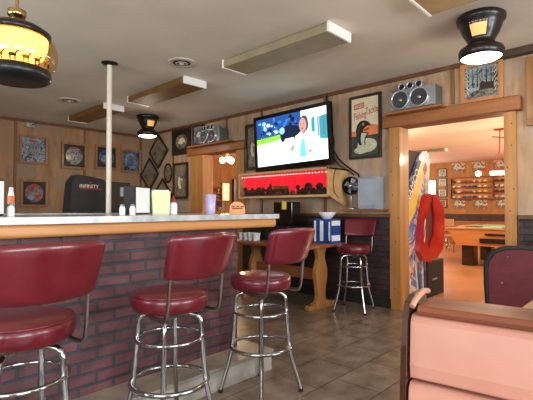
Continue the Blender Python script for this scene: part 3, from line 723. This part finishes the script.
def art_winter(p_, a, b):
    for i in range(7):
        x = -a*.8+i*a*.27; p_.flat([(x, -b*.3), (x+.012, -b*.3), (x+.008, b*.85), (x+.002, b*.85)], -.013, M['ink_black'])
    p_.flat([(-a*.9, -b*.95), (a*.9, -b*.95), (a*.9, -b*.55), (a*.3, -b*.45), (-a*.9, -b*.6)], -.0134, M['art_grey'])
    p_.flat([(-a*.1, -b*.5), (-a*.1, -b*.1), (a*.05, b*.1), (a*.2, -b*.05), (a*.7, -b*.1), (a*.75, -b*.5)], -.014, M['frame_dark'])
    p_.blob(0, b*.1, a*.09, b*.1, -.0146, M['art_brown'], 12)
    for s_ in (-1, 1):
        p_.tubeflat(s_, a, b) if hasattr(p_, 'tubeflat') else None
        for i in range(6):
            z0 = -b*.7+i*b*.27
            p_.flat([(s_*a*.75, z0), (s_*a*.79, z0), (s_*a*.9, z0+b*.25), (s_*a*.86, z0+b*.25)], -.0148, M['paper'])
picture('pine framed winter picture with antlers above the right doorway', 'tv', 1.38, 2.545, .42, .43, M['frame_pine'], M['art_winter'], .045, None, art_winter)
def art_bulb(p_, a, b): p_.blob(-a*.75, -b*.55, a*.12, b*.12, -.013, M['yellow'], 12); p_.blob(0, b*.3, a*.5, b*.3, -.013, M['art_brown'], 14)
picture('wood framed dark picture at the right edge of the photo', 'tv', .70, 2.36, .54, .68, M['frame_oak'], M['ink_black'], .06, None, art_bulb)

# little white security camera on the far wall
t = thing('security_camera', 'small pale security camera near the ceiling of the far wall', 'camera', (2.575, BKY-.001, 2.71))
MB().box(-.07, .07, -.03, 0, -.035, .04, M['vent']).build('bracket', t, bevel=.006)
MB().lathe([(.03, -.03), (.033, -.09), (.02, -.095)], (.02, 0, 0), M['grey_plastic'], 14, 'y').lathe([(.02, -.094), (.004, -.10)], (.02, 0, 0), M['gloss_black'], 12, 'y').build('lens_barrel', t)

# ------------------------------------------------------------------ ceiling fixtures
def fluor(x0, x1, y0, y1, lens, label):
    t = thing('fluorescent_fixture', label, 'ceiling light', ((x0+x1)/2, (y0+y1)/2, H-.085), 0, 'unlit fluorescent ceiling fixtures')
    a, b = (x1-x0)/2, (y1-y0)/2
    MB().prism([(-a, 0), (a, 0), (a, .075), (a-.03, .084), (-a+.03, .084), (-a, .075)], -b+.012, b-.012, lens).build('lens', t, bevel=.004)
    for s_ in (-1, 1):
        MB().box(-a-.006, a+.006, s_*b-.012, s_*b+.012, -.006, .084, M['fixture']).build('end_cap', t, bevel=.003)
    return t
fluor(2.94, 3.28, 2.05, 3.41, M['lens_green'], 'unlit yellowed fluorescent fixture left of the television, nearest full one')
fluor(2.97, 3.30, 4.16, 5.50, M['lens_brown'], 'unlit brownish fluorescent fixture between the two round vents')
fluor(2.90, 3.22, 6.09, 7.40, M['lens_brown'], 'unlit brown fluorescent fixture farthest back behind the pole')
fluor(2.92, 3.26, -.05, 1.31, M['lens'], 'unlit amber fluorescent fixture cut by the top edge of the photo')
def vent(loc, label):
    t = thing('ceiling_vent', label, 'vent', loc, 0, 'round ceiling vents')
    MB().lathe([(.155, 0), (.15, -.012), (.10, -.016), (.098, -.004)], (0, 0, 0), M['vent'], 32, cap=False).build('rim', t)
    m = MB().lathe([(.097, -.008), (.09, -.004)], (0, 0, 0), M['black_matte'], 24)
    m.lathe([(.07, -.015), (.065, -.022), (.045, -.012)], (0, 0, 0), M['vent'], 24, cap=False).lathe([(.03, -.01), (.025, -.024), (.004, -.03)], (0, 0, 0), M['vent'], 20)
    m.build('louvre', t)
    return t
v = vent((2.685, 3.80, H), 'round ceiling vent between the fluorescent fixtures')
dup(v, (2.49, 6.33, H), 'round ceiling vent beyond the pole at left')

disc = emis('lit_lamp_disc', '#fff4e2', 9)
amberpatch = emis('amber_patch', '#d9a860', .55)  # faintly emissive amber patch laid on the lamp housing
def canlight(loc, label, pa):
    t = thing('ceiling_lamp', label, 'ceiling lamp', loc, 0, 'dark bronze ceiling lamps')
    MB().lathe([(.17, 0), (.188, -.015), (.185, -.05), (.165, -.065), (.158, -.10), (.135, -.155), (.108, -.20), (.10, -.225), (.125, -.25), (.165, -.275), (.175, -.30), (.168, -.345), (.155, -.352)], (0, 0, 0), M['bronze'], 40, cap=False).build('housing', t)
    MB().lathe([(.153, -.345), (.13, -.358), (.07, -.366), (.005, -.368)], (0, 0, 0), disc, 36).build('lamp_disc', t)
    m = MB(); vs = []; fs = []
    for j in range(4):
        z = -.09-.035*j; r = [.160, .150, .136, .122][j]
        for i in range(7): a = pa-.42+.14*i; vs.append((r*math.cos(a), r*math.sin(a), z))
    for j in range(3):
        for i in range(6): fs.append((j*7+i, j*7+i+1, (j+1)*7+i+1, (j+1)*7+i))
    m.add(vs, fs, amberpatch, True); m.build('amber_patch', t)
    return t
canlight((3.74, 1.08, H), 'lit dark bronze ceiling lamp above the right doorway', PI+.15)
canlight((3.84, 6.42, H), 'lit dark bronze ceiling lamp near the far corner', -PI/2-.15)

# big hanging lamp with a glass drum and a horse parade inside
t = thing('hanging_lamp', 'large lit carousel lamp with dark rims and glass drum above the bar', 'hanging lamp', (.775, 2.74, 1.95))
MB().lathe([(.005, 0), (.165, 0), (.18, .01), (.186, .03), (.182, .062), (.165, .068)], (0, 0, 0), M['black'], 48).build('lower_rim', t)
MB().lathe([(.168, .255), (.182, .26), (.182, .283), (.13, .318), (.05, .335), (.01, .336)], (0, 0, 0), M['bronze'], 48, cap=False).build('upper_rim', t)
MB().lathe([(.178, .062), (.203, .085), (.219, .13), (.217, .19), (.20, .235), (.176, .262)], (0, 0, 0), M['lampglass'], 48, cap=False).build('glass_drum', t)
MB().lathe([(.166, .25), (.162, .20), (.14, .145), (.09, .12), (.01, .115)], (0, 0, 0), emis('lamp_shade_glow', '#ffcf66', 3.2), 40, cap=False).build('inner_shade', t)
hp_ = MB(); hp_.lathe([(.15, .066), (.16, .072), (.12, .074)], (0, 0, 0), M['red_dull'], 40)
for i in range(16):
    a = 2*PI*i/16; c, s_ = math.cos(a), math.sin(a); r = .165
    m_ = [M['frame_oak'], M['red_dull'], M['frame_oak'], M['ink_black']][i % 4]
    hp_.T = Matrix.Translation((r*c, r*s_, .072)) @ Matrix.Rotation(a+PI/2, 4, 'Z')
    hp_.ball((0, 0, .03), .022, .008, .011, m_, 8); hp_.tube([(.014, 0, .035), (.024, 0, .052), (.032, 0, .050)], .005, m_, 6)
    for lx in (-.014, -.008, .01, .016): hp_.tube([(lx, 0, .025), (lx, 0, 0)], .0025, m_, 5)
hp_.T = Matrix(); hp_.build('horse_parade', t)
ch = MB().lathe([(.025, .336), (.03, .37), (.045, .375), (.052, .39), (.045, .40), (.05, .41), (.02, .425)], (0, 0, 0), M['brass'], 28)
ch.build('brass_cap', t)
MB().lathe([(.010, .41), (.010, H-1.95)], (0, 0, 0), M['brass'], 12).build('rod', t)

# ------------------------------------------------------------------ booth, table and chairs at right
BR = .13
bo = thing('booth_bench', 'pink vinyl booth bench with varnished wood trim, lower right corner', 'booth', (1.06, .475, 0), 0)
bo.rotation_euler.z = BR
L_ = 1.5
# local: x = away from the viewer, -y = along the bench
def slab(y0, y1, prof, m): return MB().prism(prof, y0, y1, m)
MB().prism([(-.036, .775), (-.040, .81), (-.032, .915), (-.018, .932), (.05, .932), (.05, .775)], -L_, -.002, M['pink']).build('back_cushion', bo, bevel=.008, segs=3)
MB().prism([(-.07, .45), (-.072, .55), (-.050, .755), (-.038, .768), (.05, .768), (.05, .45)], -L_, -.002, M['pink']).build('lower_back_cushion', bo, bevel=.010, segs=3)
MB().box(.05, .12, -L_, -.002, .0, .93, M['maho_dark']).build('back_panel', bo)
MB().prism([(-.028, .932), (-.030, .944), (-.024, .956), (.11, .956), (.118, .949), (.118, .932)], -L_, -.018, M['maho']).build('top_rail', bo, bevel=.004)
ed = [(-.095, 0), (-.095, .42), (-.078, .60), (-.064, .75), (-.054, .86), (-.042, .925), (-.022, .962), (.02, .975), (.10, .975), (.13, .955), (.13, 0)]
MB().prism(ed, .002, .016, M['maho_dark']).build('end_panel', bo, bevel=.006, segs=3)
MB().tube([(.105, -.008, .972), (.07, -.008, .978), (.02, -.008, .974), (-.010, -.006, .964), (-.024, -.004, .952)], .008, M['pink'], 8).build('piping', bo)
MB().box(-.50, -.05, -L_, -.012, .36, .46, M['pink']).build('seat_cushion', bo, bevel=.03, segs=4)
MB().box(-.46, .05, -L_, -.02, 0, .36, M['maho_dark']).build('base', bo)

t = thing('dining_table', 'light wood laminate table beyond the pink booth, mostly hidden', 'table', (2.35, .12, 0))
MB().box(-.65, .62, -.42, .36, .72, .75, M['laminate']).build('tabletop', t, bevel=.006)
MB().box(-.05, .05, -.05, .05, .02, .72, M['black']).build('pedestal', t); MB().box(-.28, .28, -.28, .28, 0, .02, M['black']).build('base', t, bevel=.01)

def banquet(loc, rz, label):
    t = thing('banquet_chair', label, 'chair', loc, rz, 'burgundy chairs with black rounded frames')
    arch = [(-.225, .42), (-.235, .62), (-.235, .74), (-.225, .81), (-.185, .87), (-.11, .90), (0, .908), (.11, .90), (.185, .87), (.225, .81), (.235, .74), (.235, .62), (.225, .42)]
    MB().prism([(a*.94, b-(.012 if b > .7 else 0)) for a, b in arch], -.02, .02, M['burg']).build('backrest', t, bevel=.012, segs=3)
    MB().tube([(-.22, .0, 0)]+[(a, 0, b) for a, b in arch]+[(.22, 0, 0)], .020, M['black_matte'], 10).build('back_frame', t)
    st_ = MB()
    for a, b in [(-.09, .84), (.09, .84), (-.13, .64)]: st_.ball((a, -.021, b), .005, .003, .005, M['brass'], 8)
    st_.build('studs', t)
    MB().box(-.21, .21, .02, .42, .42, .49, M['burg']).build('seat', t, bevel=.025, segs=3)
    for s_ in (-1, 1): MB().tube([(s_*.2, .40, .43), (s_*.2, .43, 0)], .012, M['black'], 8).build('leg', t)
    return t
ch = banquet((3.42, .80, 0), -PI/2+.23-PI/2*0, 'burgundy banquet chair with black rounded frame right behind the booth')
ch.location = (3.60, .775, 0); ch.rotation_euler.z = -PI/2+.20
dup(ch, (4.62, .74, 0), 'burgundy banquet chair by the dark wainscot at the right photo edge', PI/2+.0)

# ------------------------------------------------------------------ game room seen through the doorways
ar = thing('arcade_machine', 'colourful motorbike arcade machine lettered NAMCO just inside the right doorway', 'arcade machine', (0, 0, 0))
MB().prism([(4.99, .02), (4.99, 1.93), (5.08, 1.955), (5.53, 1.97), (5.68, 1.9), (5.62, .02)], 2.375, 2.98, M['black_matte']).build('cabinet', ar, bevel=.01)
pnl = [(5.0, .04), (5.0, 1.30), (5.12, 1.46), (5.45, 1.90), (5.55, 1.975), (5.68, 1.99), (5.76, 1.95), (5.78, 1.84), (5.74, 1.3), (5.70, .95), (5.66, .6), (5.62, .04)]
sp = MB().prism(pnl, 2.345, 2.375, M['art_multi'])
sp.flat([(5.0, 1.14), (5.0, 1.30), (5.42, 1.86), (5.50, 1.83)], 2.3435, M['ink_black'])
sp.flat([(5.0, .92), (5.0, 1.12), (5.52, 1.82), (5.62, 1.70), (5.3, 1.15)], 2.3435, M['yellow'])
sp.text('NAMCO', .145, 5.235, 1.50, 2.3425, M['foam'], rot=.93, widthscale=1.0)
sp.blob(5.64, 1.76, .08, .12, 2.3435, M['foam'], 18); sp.blob(5.64, 1.75, .06, .085, 2.3430, M['orange'], 16); sp.blob(5.64, 1.75, .035, .05, 2.3425, M['ink_red'], 12)
cs = ['foam', 'sky_blue', 'foam', 'ink_red', 'yellow', 'foam', 'blue', 'foam', 'felt', 'foam', 'orange']
for i in range(16):
    a, b = 5.03+.035*i, .10+.075*i
    sp.flat([(a, b), (a+.035, b-.03), (a+.16, b+.36), (a+.14, b+.38)], 2.3433-.0002*i, M[cs[i % 11]]) if a+.16 < 5.74 else None
for i in range(6):
    sp.flat([(5.36+.05*i, .06), (5.40+.05*i, .06), (5.30+.07*i, .50), (5.27+.07*i, .50)], 2.3415, M[['foam', 'blue', 'sky_blue', 'foam', 'blue', 'foam'][i]])
sp.build('side_panel', ar)
MB().prism([(5.27, .64), (5.42, .52), (5.62, .48), (5.66, .58), (5.48, .76), (5.50, 1.05), (5.66, 1.34), (5.62, 1.42), (5.50, 1.38), (5.36, 1.10)], 2.27, 2.36, M['red'], smooth=True).build('front_fairing', ar, bevel=.03, segs=4)
MB().prism([(5.60, .50), (5.92, .52), (6.14, .64), (6.20, .92), (6.17, 1.22), (6.06, 1.30), (5.92, 1.38), (5.80, 1.42), (5.77, 1.30), (5.84, 1.08), (5.80, .86), (5.66, .72)], 2.30, 2.75, M['red'], smooth=True).build('tail_fairing', ar, bevel=.05, segs=4)
MB().blob(5.42, .92, .025, .16, 2.268, M['foam'], 14, -.12).blob(5.42, .92, .013, .12, 2.266, M['blue'], 12, -.3).build('fairing_badge', ar)
MB().ball((5.90, 2.52, 1.40), .09, .09, .11, M['black'], 16).build('headrest', ar)
MB().prism([(5.50, .66), (5.48, .80), (5.56, 1.10), (5.70, 1.36), (5.82, 1.38), (5.90, 1.1), (5.88, .80), (5.74, .64)], 2.325, 2.60, M['burg']).build('seat', ar, bevel=.02)
MB().box(5.62, 6.20, 2.32, 2.78, 0, .49, M['black_matte']).build('base', ar, bevel=.01)
MB().box(5.78, 5.94, 2.316, 2.32, .22, .245, M['grey_plastic']).build('base_plate', ar)

pt = thing('pool_table', 'orange wood pool table with teal felt in the game room', 'pool table', (10.0, 2.2, 0))
MB().box(-.64, .64, -1.15, 1.15, .76, .80, M['felt']).build('playing_surface', pt)
r_ = MB()
for x0, x1, y0, y1 in [(-.72, -.60, -1.22, 1.22), (.60, .72, -1.22, 1.22), (-.60, .60, -1.22, -1.10), (-.60, .60, 1.10, 1.22)]: r_.box(x0, x1, y0, y1, .78, .822, M['laminate'])
for y in (1.14, 0, -1.14):
    for x in (-.66, .66): r_.box(x-.06, x+.06, y-.14, y+.14, .82, .83, M['black'])
r_.build('rails', pt, bevel=.01)
MB().prism([(-1.20, .78), (1.20, .78), (1.02, .44), (-1.02, .44)], -.70, -.62, M['pool_wood'], 'yz').prism([(-1.20, .78), (1.20, .78), (1.02, .44), (-1.02, .44)], .62, .70, M['pool_wood'], 'yz').box(-.62, .62, -1.04, 1.04, .46, .76, M['pool_wood']).build('apron', pt)
MB().box(-.72, -.70, -.60, .55, .50, .60, M['black']).box(-.72, -.70, -.45, .45, .66, .70, M['black']).build('ball_return', pt)
for y in (-.85, .85):
    MB().box(-.58, -.34, y-.12, y+.12, 0, .46, M['frame_dark']).build('leg', pt, bevel=.02); MB().box(.34, .58, y-.12, y+.12, 0, .46, M['frame_dark']).build('leg', pt, bevel=.02)
pt.scale.x = 1.35; pt.location.x = 10.25
tag(MB().box(-.14, .14, -.14, .14, 0, .025, M['black']).build('ball_tray', bevel=.008, loc=(9.75, 3.0, .802)), 'black tray lying on the near end of the pool table', 'tray')
bul_ = emis('pool_bulb', '#ffe2b0', 14)
pl = thing('pool_lamp', 'lit red framed lamp hanging over the pool table', 'hanging lamp', (9.3, 2.35, 0))
MB().tube([(0, 0, H), (0, .02, 2.35), (.05, .10, 1.98)], .012, M['red_dull'], 8).tube([(0, -.15, 2.6), (0, .15, 2.66)], .01, M['red_dull'], 8).box(-.08, .08, -.1, .1, H-.02, H, M['red_dull']).tube([(0.05, .45, 1.99), (.05, -.6, 1.99)], .014, M['red_dull'], 8).build('hanging_frame', pl)
MB().ball((.05, .43, 1.93), .055, .055, .055, bul_, 14).build('bulb', pl)
MB().tube([(.05, .2, 1.93), (.05, -.6, 1.92)], .04, emis('shade_strip', '#ffe9c8', 3), 10).build('shade', pl)

def simplechair(loc, rz, label, m):
    t = thing('side_chair', label, 'chair', loc, rz, 'chrome legged chairs at the end of the game room')
    MB().box(-.20, .20, -.2, .2, .43, .48, m).build('seat', t, bevel=.02)
    MB().box(-.19, .19, .18, .22, .60, .92, m).build('backrest', t, bevel=.02)
    for a in (-1, 1):
        for b_ in (-1, 1): MB().tube([(a*.18, b_*.18, .92 if b_ > 0 else .43), (a*.19, b_*.19, .44), (a*.2, b_*.22, 0)], .014, M['chrome'], 8).build('leg', t)
    return t
simplechair((12.9, 4.95, 0), -PI/2+.3, 'red chrome legged chair by the far wall of the game room', M['red_dull'])
simplechair((12.2, 4.35, 0), PI/2-.2, 'tan chrome legged chair left of the pool table', M['laminate'])

# far wall of the game room
gs = 'small black framed prints in a column'
for i, (z, n, am) in enumerate([(2.46, 'top', M['art_blue']), (2.13, 'second', M['art_grey']), (1.76, 'third', M['art_grey']), (1.39, 'bottom', M['art_red'])]):
    picture('small black framed print, %s of the column in the game room' % n, 'far', 5.60, z, .32, .31, M['frame_dark'], am, .04, gs, mat_m=M['paper'])
for c, z, w_, h_, l in [(5.06, 2.60, .44, .34, 'leftmost poster above the model case'), (4.42, 2.60, .42, .34, 'middle poster above the model case'), (3.75, 2.60, .44, .34, 'dark poster above the right end of the model case'),
                        (5.05, 1.36, .42, .32, 'leftmost poster below the model case'), (4.38, 1.36, .46, .32, 'middle pale poster below the model case'), (3.70, 1.36, .44, .32, 'rightmost poster below the model case')]:
    picture(l+' in the game room', 'far', c, z, w_, h_, M['frame_oak'], M['art_poster'], .012, 'truck posters round the model case', None, name='poster', cat='poster', depth=.015)
picture('dark framed print left of the small framed column', 'far', 6.35, 2.50, .34, .36, M['frame_dark'], M['art_blue'], .04, None, None)
vc = thing('model_case', 'wide wooden wall case with rows of model vehicles', 'display case', (14.90, 4.28, 1.52))
m = MB(); m.box(-.16, -.001, -1.02, 1.02, 0, .04, M['maho']).box(-.16, -.001, -1.02, 1.02, .71, .75, M['maho']).box(-.16, -.001, -1.02, -.98, .04, .71, M['maho']).box(-.16, -.001, .98, 1.02, .04, .71, M['maho']).box(-.16, -.001, -.34, -.31, .04, .71, M['maho'])
m.build('frame', vc)
MB().box(-.02, -.002, -.98, .98, .04, .71, M['frame_pine']).build('back_board', vc)
for z in (.20, .37, .54): MB().box(-.15, -.02, -.98, .98, z, z+.018, M['maho']).build('shelf', vc)
car = None
cm = [M['silver'], M['red_dull'], M['paper'], M['ink_black'], M['blue'], M['yellow']]
carmesh = []
for m_ in cm:
    q = MB().prism([(-.06, .015), (-.06, .045), (-.035, .05), (-.022, .075), (.025, .075), (.04, .05), (.06, .042), (.06, .015)], -.02, .02, m_)
    for wx in (-.035, .035): q.lathe([(.014, -.022), (.014, .022)], (wx, 0, .014), M['ink_black'], 10, 'y')
    o = q.build('model_car'); carmesh.append(o.data); bpy.data.objects.remove(o)
names = ['lowest', 'second', 'third', 'top']; cn = ['silver', 'red', 'cream', 'black', 'blue', 'yellow']
for r, z in enumerate((.04, .218, .388, .558)):
    for i in range(12):
        y = .90-i*.165
        if abs(y+.325) < .08: continue
        k_ = (i*5+r*3+i//3) % 6
        o = bpy.data.objects.new('model_car', carmesh[k_]); COL.objects.link(o)
        o.location = (14.90-.09, 4.28+y, 1.52+z+.001); o.rotation_euler.z = PI/2
        side = ['leftmost', 'second', 'third', 'fourth', 'fifth', 'sixth', 'seventh', 'eighth', 'ninth', 'tenth', 'eleventh', 'twelfth'][i]
        tag(o, '%s model car, %s from left on the %s shelf of the case' % (cn[k_], side, names[r]) if i else '%s model car at the left end of the %s shelf of the case' % (cn[k_], names[r]), 'model car', 'model cars in the wall case')
win = bpy.data.objects.new('window_5', None); COL.objects.link(win); win['kind'] = 'structure'; win.location = (14.9, 6.05, 1.2)
MB().box(-.03, -.02, -.22, .22, 0, 1.0, emis('daylit_pane', '#e6eef6', 2.2)).build('window_pane', win)
f = MB()
for a in ((-.26, -.22, -.04, 1.04), (.22, .26, -.04, 1.04), (-.22, .22, 1.0, 1.04), (-.22, .22, -.04, 0)): f.box(-.04, -.005, a[0], a[1], a[2], a[3], M['frame_oak'])
f.build('window_frame', win)

# ceiling fixtures of the game room
for x, y, l in [(11.3, 4.75, 'unlit strip fixture deep in the game room above the arcade machine'), (9.0, 4.9, 'unlit strip fixture near the left post of the right doorway')]:
    t = thing('strip_fixture', l, 'ceiling light', (x, y, H-.08), 0, 'strip fixtures in the game room')
    MB().prism([(-.07, .01), (.07, .01), (.06, .08), (-.06, .08)], -.6, .6, M['lens_green']).build('lens', t, bevel=.004)
    for s_ in (-1, 1): MB().box(-.08, .08, s_*.61-.012, s_*.61+.012, 0, .08, M['fixture']).build('end_cap', t)
gb = emis('fan_globe', '#ffdc9a', 9)
def fan(loc, label):
    t = thing('ceiling_fan', label, 'ceiling fan', loc, 0, 'lit ceiling fans in the game room')
    MB().lathe([(.07, H), (.07, H-.04), (.015, H-.05), (.015, H-.12), (.10, H-.13), (.13, H-.18), (.12, H-.25), (.06, H-.29), (.03, H-.34)], (0, 0, 0), M['bronze'], 28).build('motor_housing', t)
    for i in range(5):
        a = 2*PI*i/5+.3; c, s_ = math.cos(a), math.sin(a)
        b = MB(); b.T = Matrix.Rotation(a, 4, 'Z') @ Matrix.Translation((0, 0, H-.21)) @ Matrix.Rotation(.2, 4, 'X')
        b.prism([(.12, -.03), (.2, -.055), (.62, -.07), (.66, 0), (.62, .07), (.2, .055), (.12, .03)], -.004, .004, M['frame_dark'], 'xy'); b.build('blade', t)
    for i in range(3):
        a = 2*PI*i/3+.1; MB().tube([(0, 0, H-.32), (.06*math.cos(a), .06*math.sin(a), H-.34), (.11*math.cos(a), .11*math.sin(a), H-.36)], .01, M['brass'], 8).ball((.13*math.cos(a), .13*math.sin(a), H-.42), .07, .07, .075, gb, 16).build('lamp_globe', t)
    return t
fn = fan((6.75, 7.65, 0), 'dark ceiling fan with lit globes seen through the left doorway')
GL = [(6.75, 7.65)]

# far end wall of the game room, through the left doorway
picture('small framed print high on the end wall left of the fan lamps', 'side', 8.48, 2.25, .30, .36, M['frame_dark'], M['art_grey'], .03, None, None)
picture('small pale print high on the end wall right of the fan lamps', 'side', 9.75, 2.10, .26, .30, M['frame_oak'], M['art_poster'], .03, None, None)
picture('framed dark picture low on the end wall behind the drinking glass', 'side', 9.0, 1.30, .36, .34, M['frame_oak'], M['art_blue'], .04, None, None)
ws = thing('trophy_shelf', 'tall wooden wall shelf unit with three boards on the end wall', 'shelf', (8.55, 10.5, 1.25))
m = MB()
for x in (-.36, .33): MB().box(x, x+.03, -.16, 0, 0, .66, M['frame_oak']).build('side_panel', ws)
for z in (0, .22, .44, .64): MB().box(-.33, .33, -.16, 0, z, z+.02, M['frame_oak']).build('shelf_board', ws)
for r, z in enumerate((1.27, 1.49, 1.71)):
    for i in range(5):
        m_ = cm[(i+r*2) % 6]
        o = MB().lathe([(.03, 0), (.03, .01), (.01, .02), (.012, .06), (.035, .10), (.036, .13), (.02, .14)], (0, 0, 0), m_, 12).build('trophy_cup', loc=(8.30+i*.125, 10.42, z+.001))
        tag(o, '%s trophy cup, %s on the %s board of the end wall shelf' % (cn[(i+r*2) % 6], ['leftmost', 'second from left', 'middle', 'second from right', 'rightmost'][i], ['lowest', 'middle', 'upper'][r]), 'trophy', 'trophies on the end wall shelf')
tag(MB().box(-1.0, .04, -.10, 0, .69, .72, M['frame_oak']).build('plate_rail', loc=(8.9, 10.5, 1.24)), 'long wooden plate rail above the shelf on the end wall', 'rail')
ls = thing('light_sign', 'glowing yellow upright sign on the end wall below the fan', 'sign', (9.12, 10.5, 1.46))
MB().box(-.16, .16, -.08, 0, 0, .60, M['frame_oak']).build('case', ls, bevel=.004)
MB().box(-.13, .13, -.085, -.08, .03, .57, emis('yellow_sign', '#ffd27a', 1.6)).build('lit_panel', ls)
tag(MB().box(-.09, .09, -.09, .0, 0, 2.2, M['frame_dark']).build('wall_post', loc=(9.55, 10.5, 0), bevel=.005), 'dark upright post on the end wall beside the yellow sign', 'post')

# ------------------------------------------------------------------ light
def area(name, loc, rot, sx_, sy_, power, col):
    l = bpy.data.lights.new(name, 'AREA'); l.shape = 'RECTANGLE'; l.size = sx_; l.size_y = sy_; l.energy = power; l.color = col
    o = bpy.data.objects.new(name, l); COL.objects.link(o); o.location = loc; o.rotation_euler = rot; return o
def point(name, loc, power, col, r=.06):
    l = bpy.data.lights.new(name, 'POINT'); l.energy = power; l.color = col; l.shadow_soft_size = r
    o = bpy.data.objects.new(name, l); COL.objects.link(o); o.location = loc; return o
day = (.93, .965, 1.0)
for p, q in WIN_F: area('daylight', ((p+q)/2, Y0-.2, 1.6), (PI/2, 0, 0), q-p, 1.4, 95, day)
for p, q in WIN_L: area('daylight', (X0-.2, (p+q)/2, 1.6), (0, -PI/2, 0), 1.4, q-p, 75, day)
area('daylight', (14.8, 6.05, 1.7), (0, PI/2, 0), 1, .4, 10, day)
warm = (1, .72, .42)
point('lamp_light', (.775, 2.74, 2.12), 14, (1, .66, .3), .08)
for x, y in ((3.74, 1.08), (3.84, 6.42)): point('lamp_light', (x, y, H-.42), 12, (1, .85, .66), .1)
point('fan_light', (6.75, 7.65, 2.28), 60, (1, .66, .36), .12)
for x, y, e in ((8.2, .6, 150), (7.6, 4.6, 150), (12.2, 1.5, 170), (12.3, 7.0, 170)):  # added fans, largely hidden, to carry the room's warm light
    added_fan = dup(fn, (x, y, 0), {8.2: 'added ceiling fan with lit globes over the near end of the game room, out of sight', 7.6: 'added ceiling fan with lit globes behind the arcade machine', 12.2: 'added ceiling fan with lit globes beyond the pool table, hidden by the wall', 12.3: 'added ceiling fan with lit globes at the far left of the game room'}[x])
    point('fan_light', (x, y, 2.22), e, (1, .80, .60), .12)
point('pool_light', (9.35, 2.3, 1.75), 40, (1, .75, .5), .1)

w = bpy.data.worlds.new('World'); bpy.context.scene.world = w; w.use_nodes = True
w.node_tree.nodes['Background'].inputs[0].default_value = (.75, .86, 1, 1); w.node_tree.nodes['Background'].inputs[1].default_value = 2.0

cam = bpy.data.cameras.new('camera'); cam.sensor_width = 36; cam.lens = 421/533*36; cam.clip_start = .02
co = bpy.data.objects.new('camera', cam); COL.objects.link(co); co.location = (0, 0, 1.2)
co.rotation_euler = (math.radians(90+1.2247), 0, math.radians(43.2986-90))
sc_ = bpy.context.scene; sc_.camera = co
sc_.view_settings.view_transform = 'Standard'; sc_.view_settings.look = 'None'; sc_.view_settings.exposure = 0.45; sc_.view_settings.gamma = 1
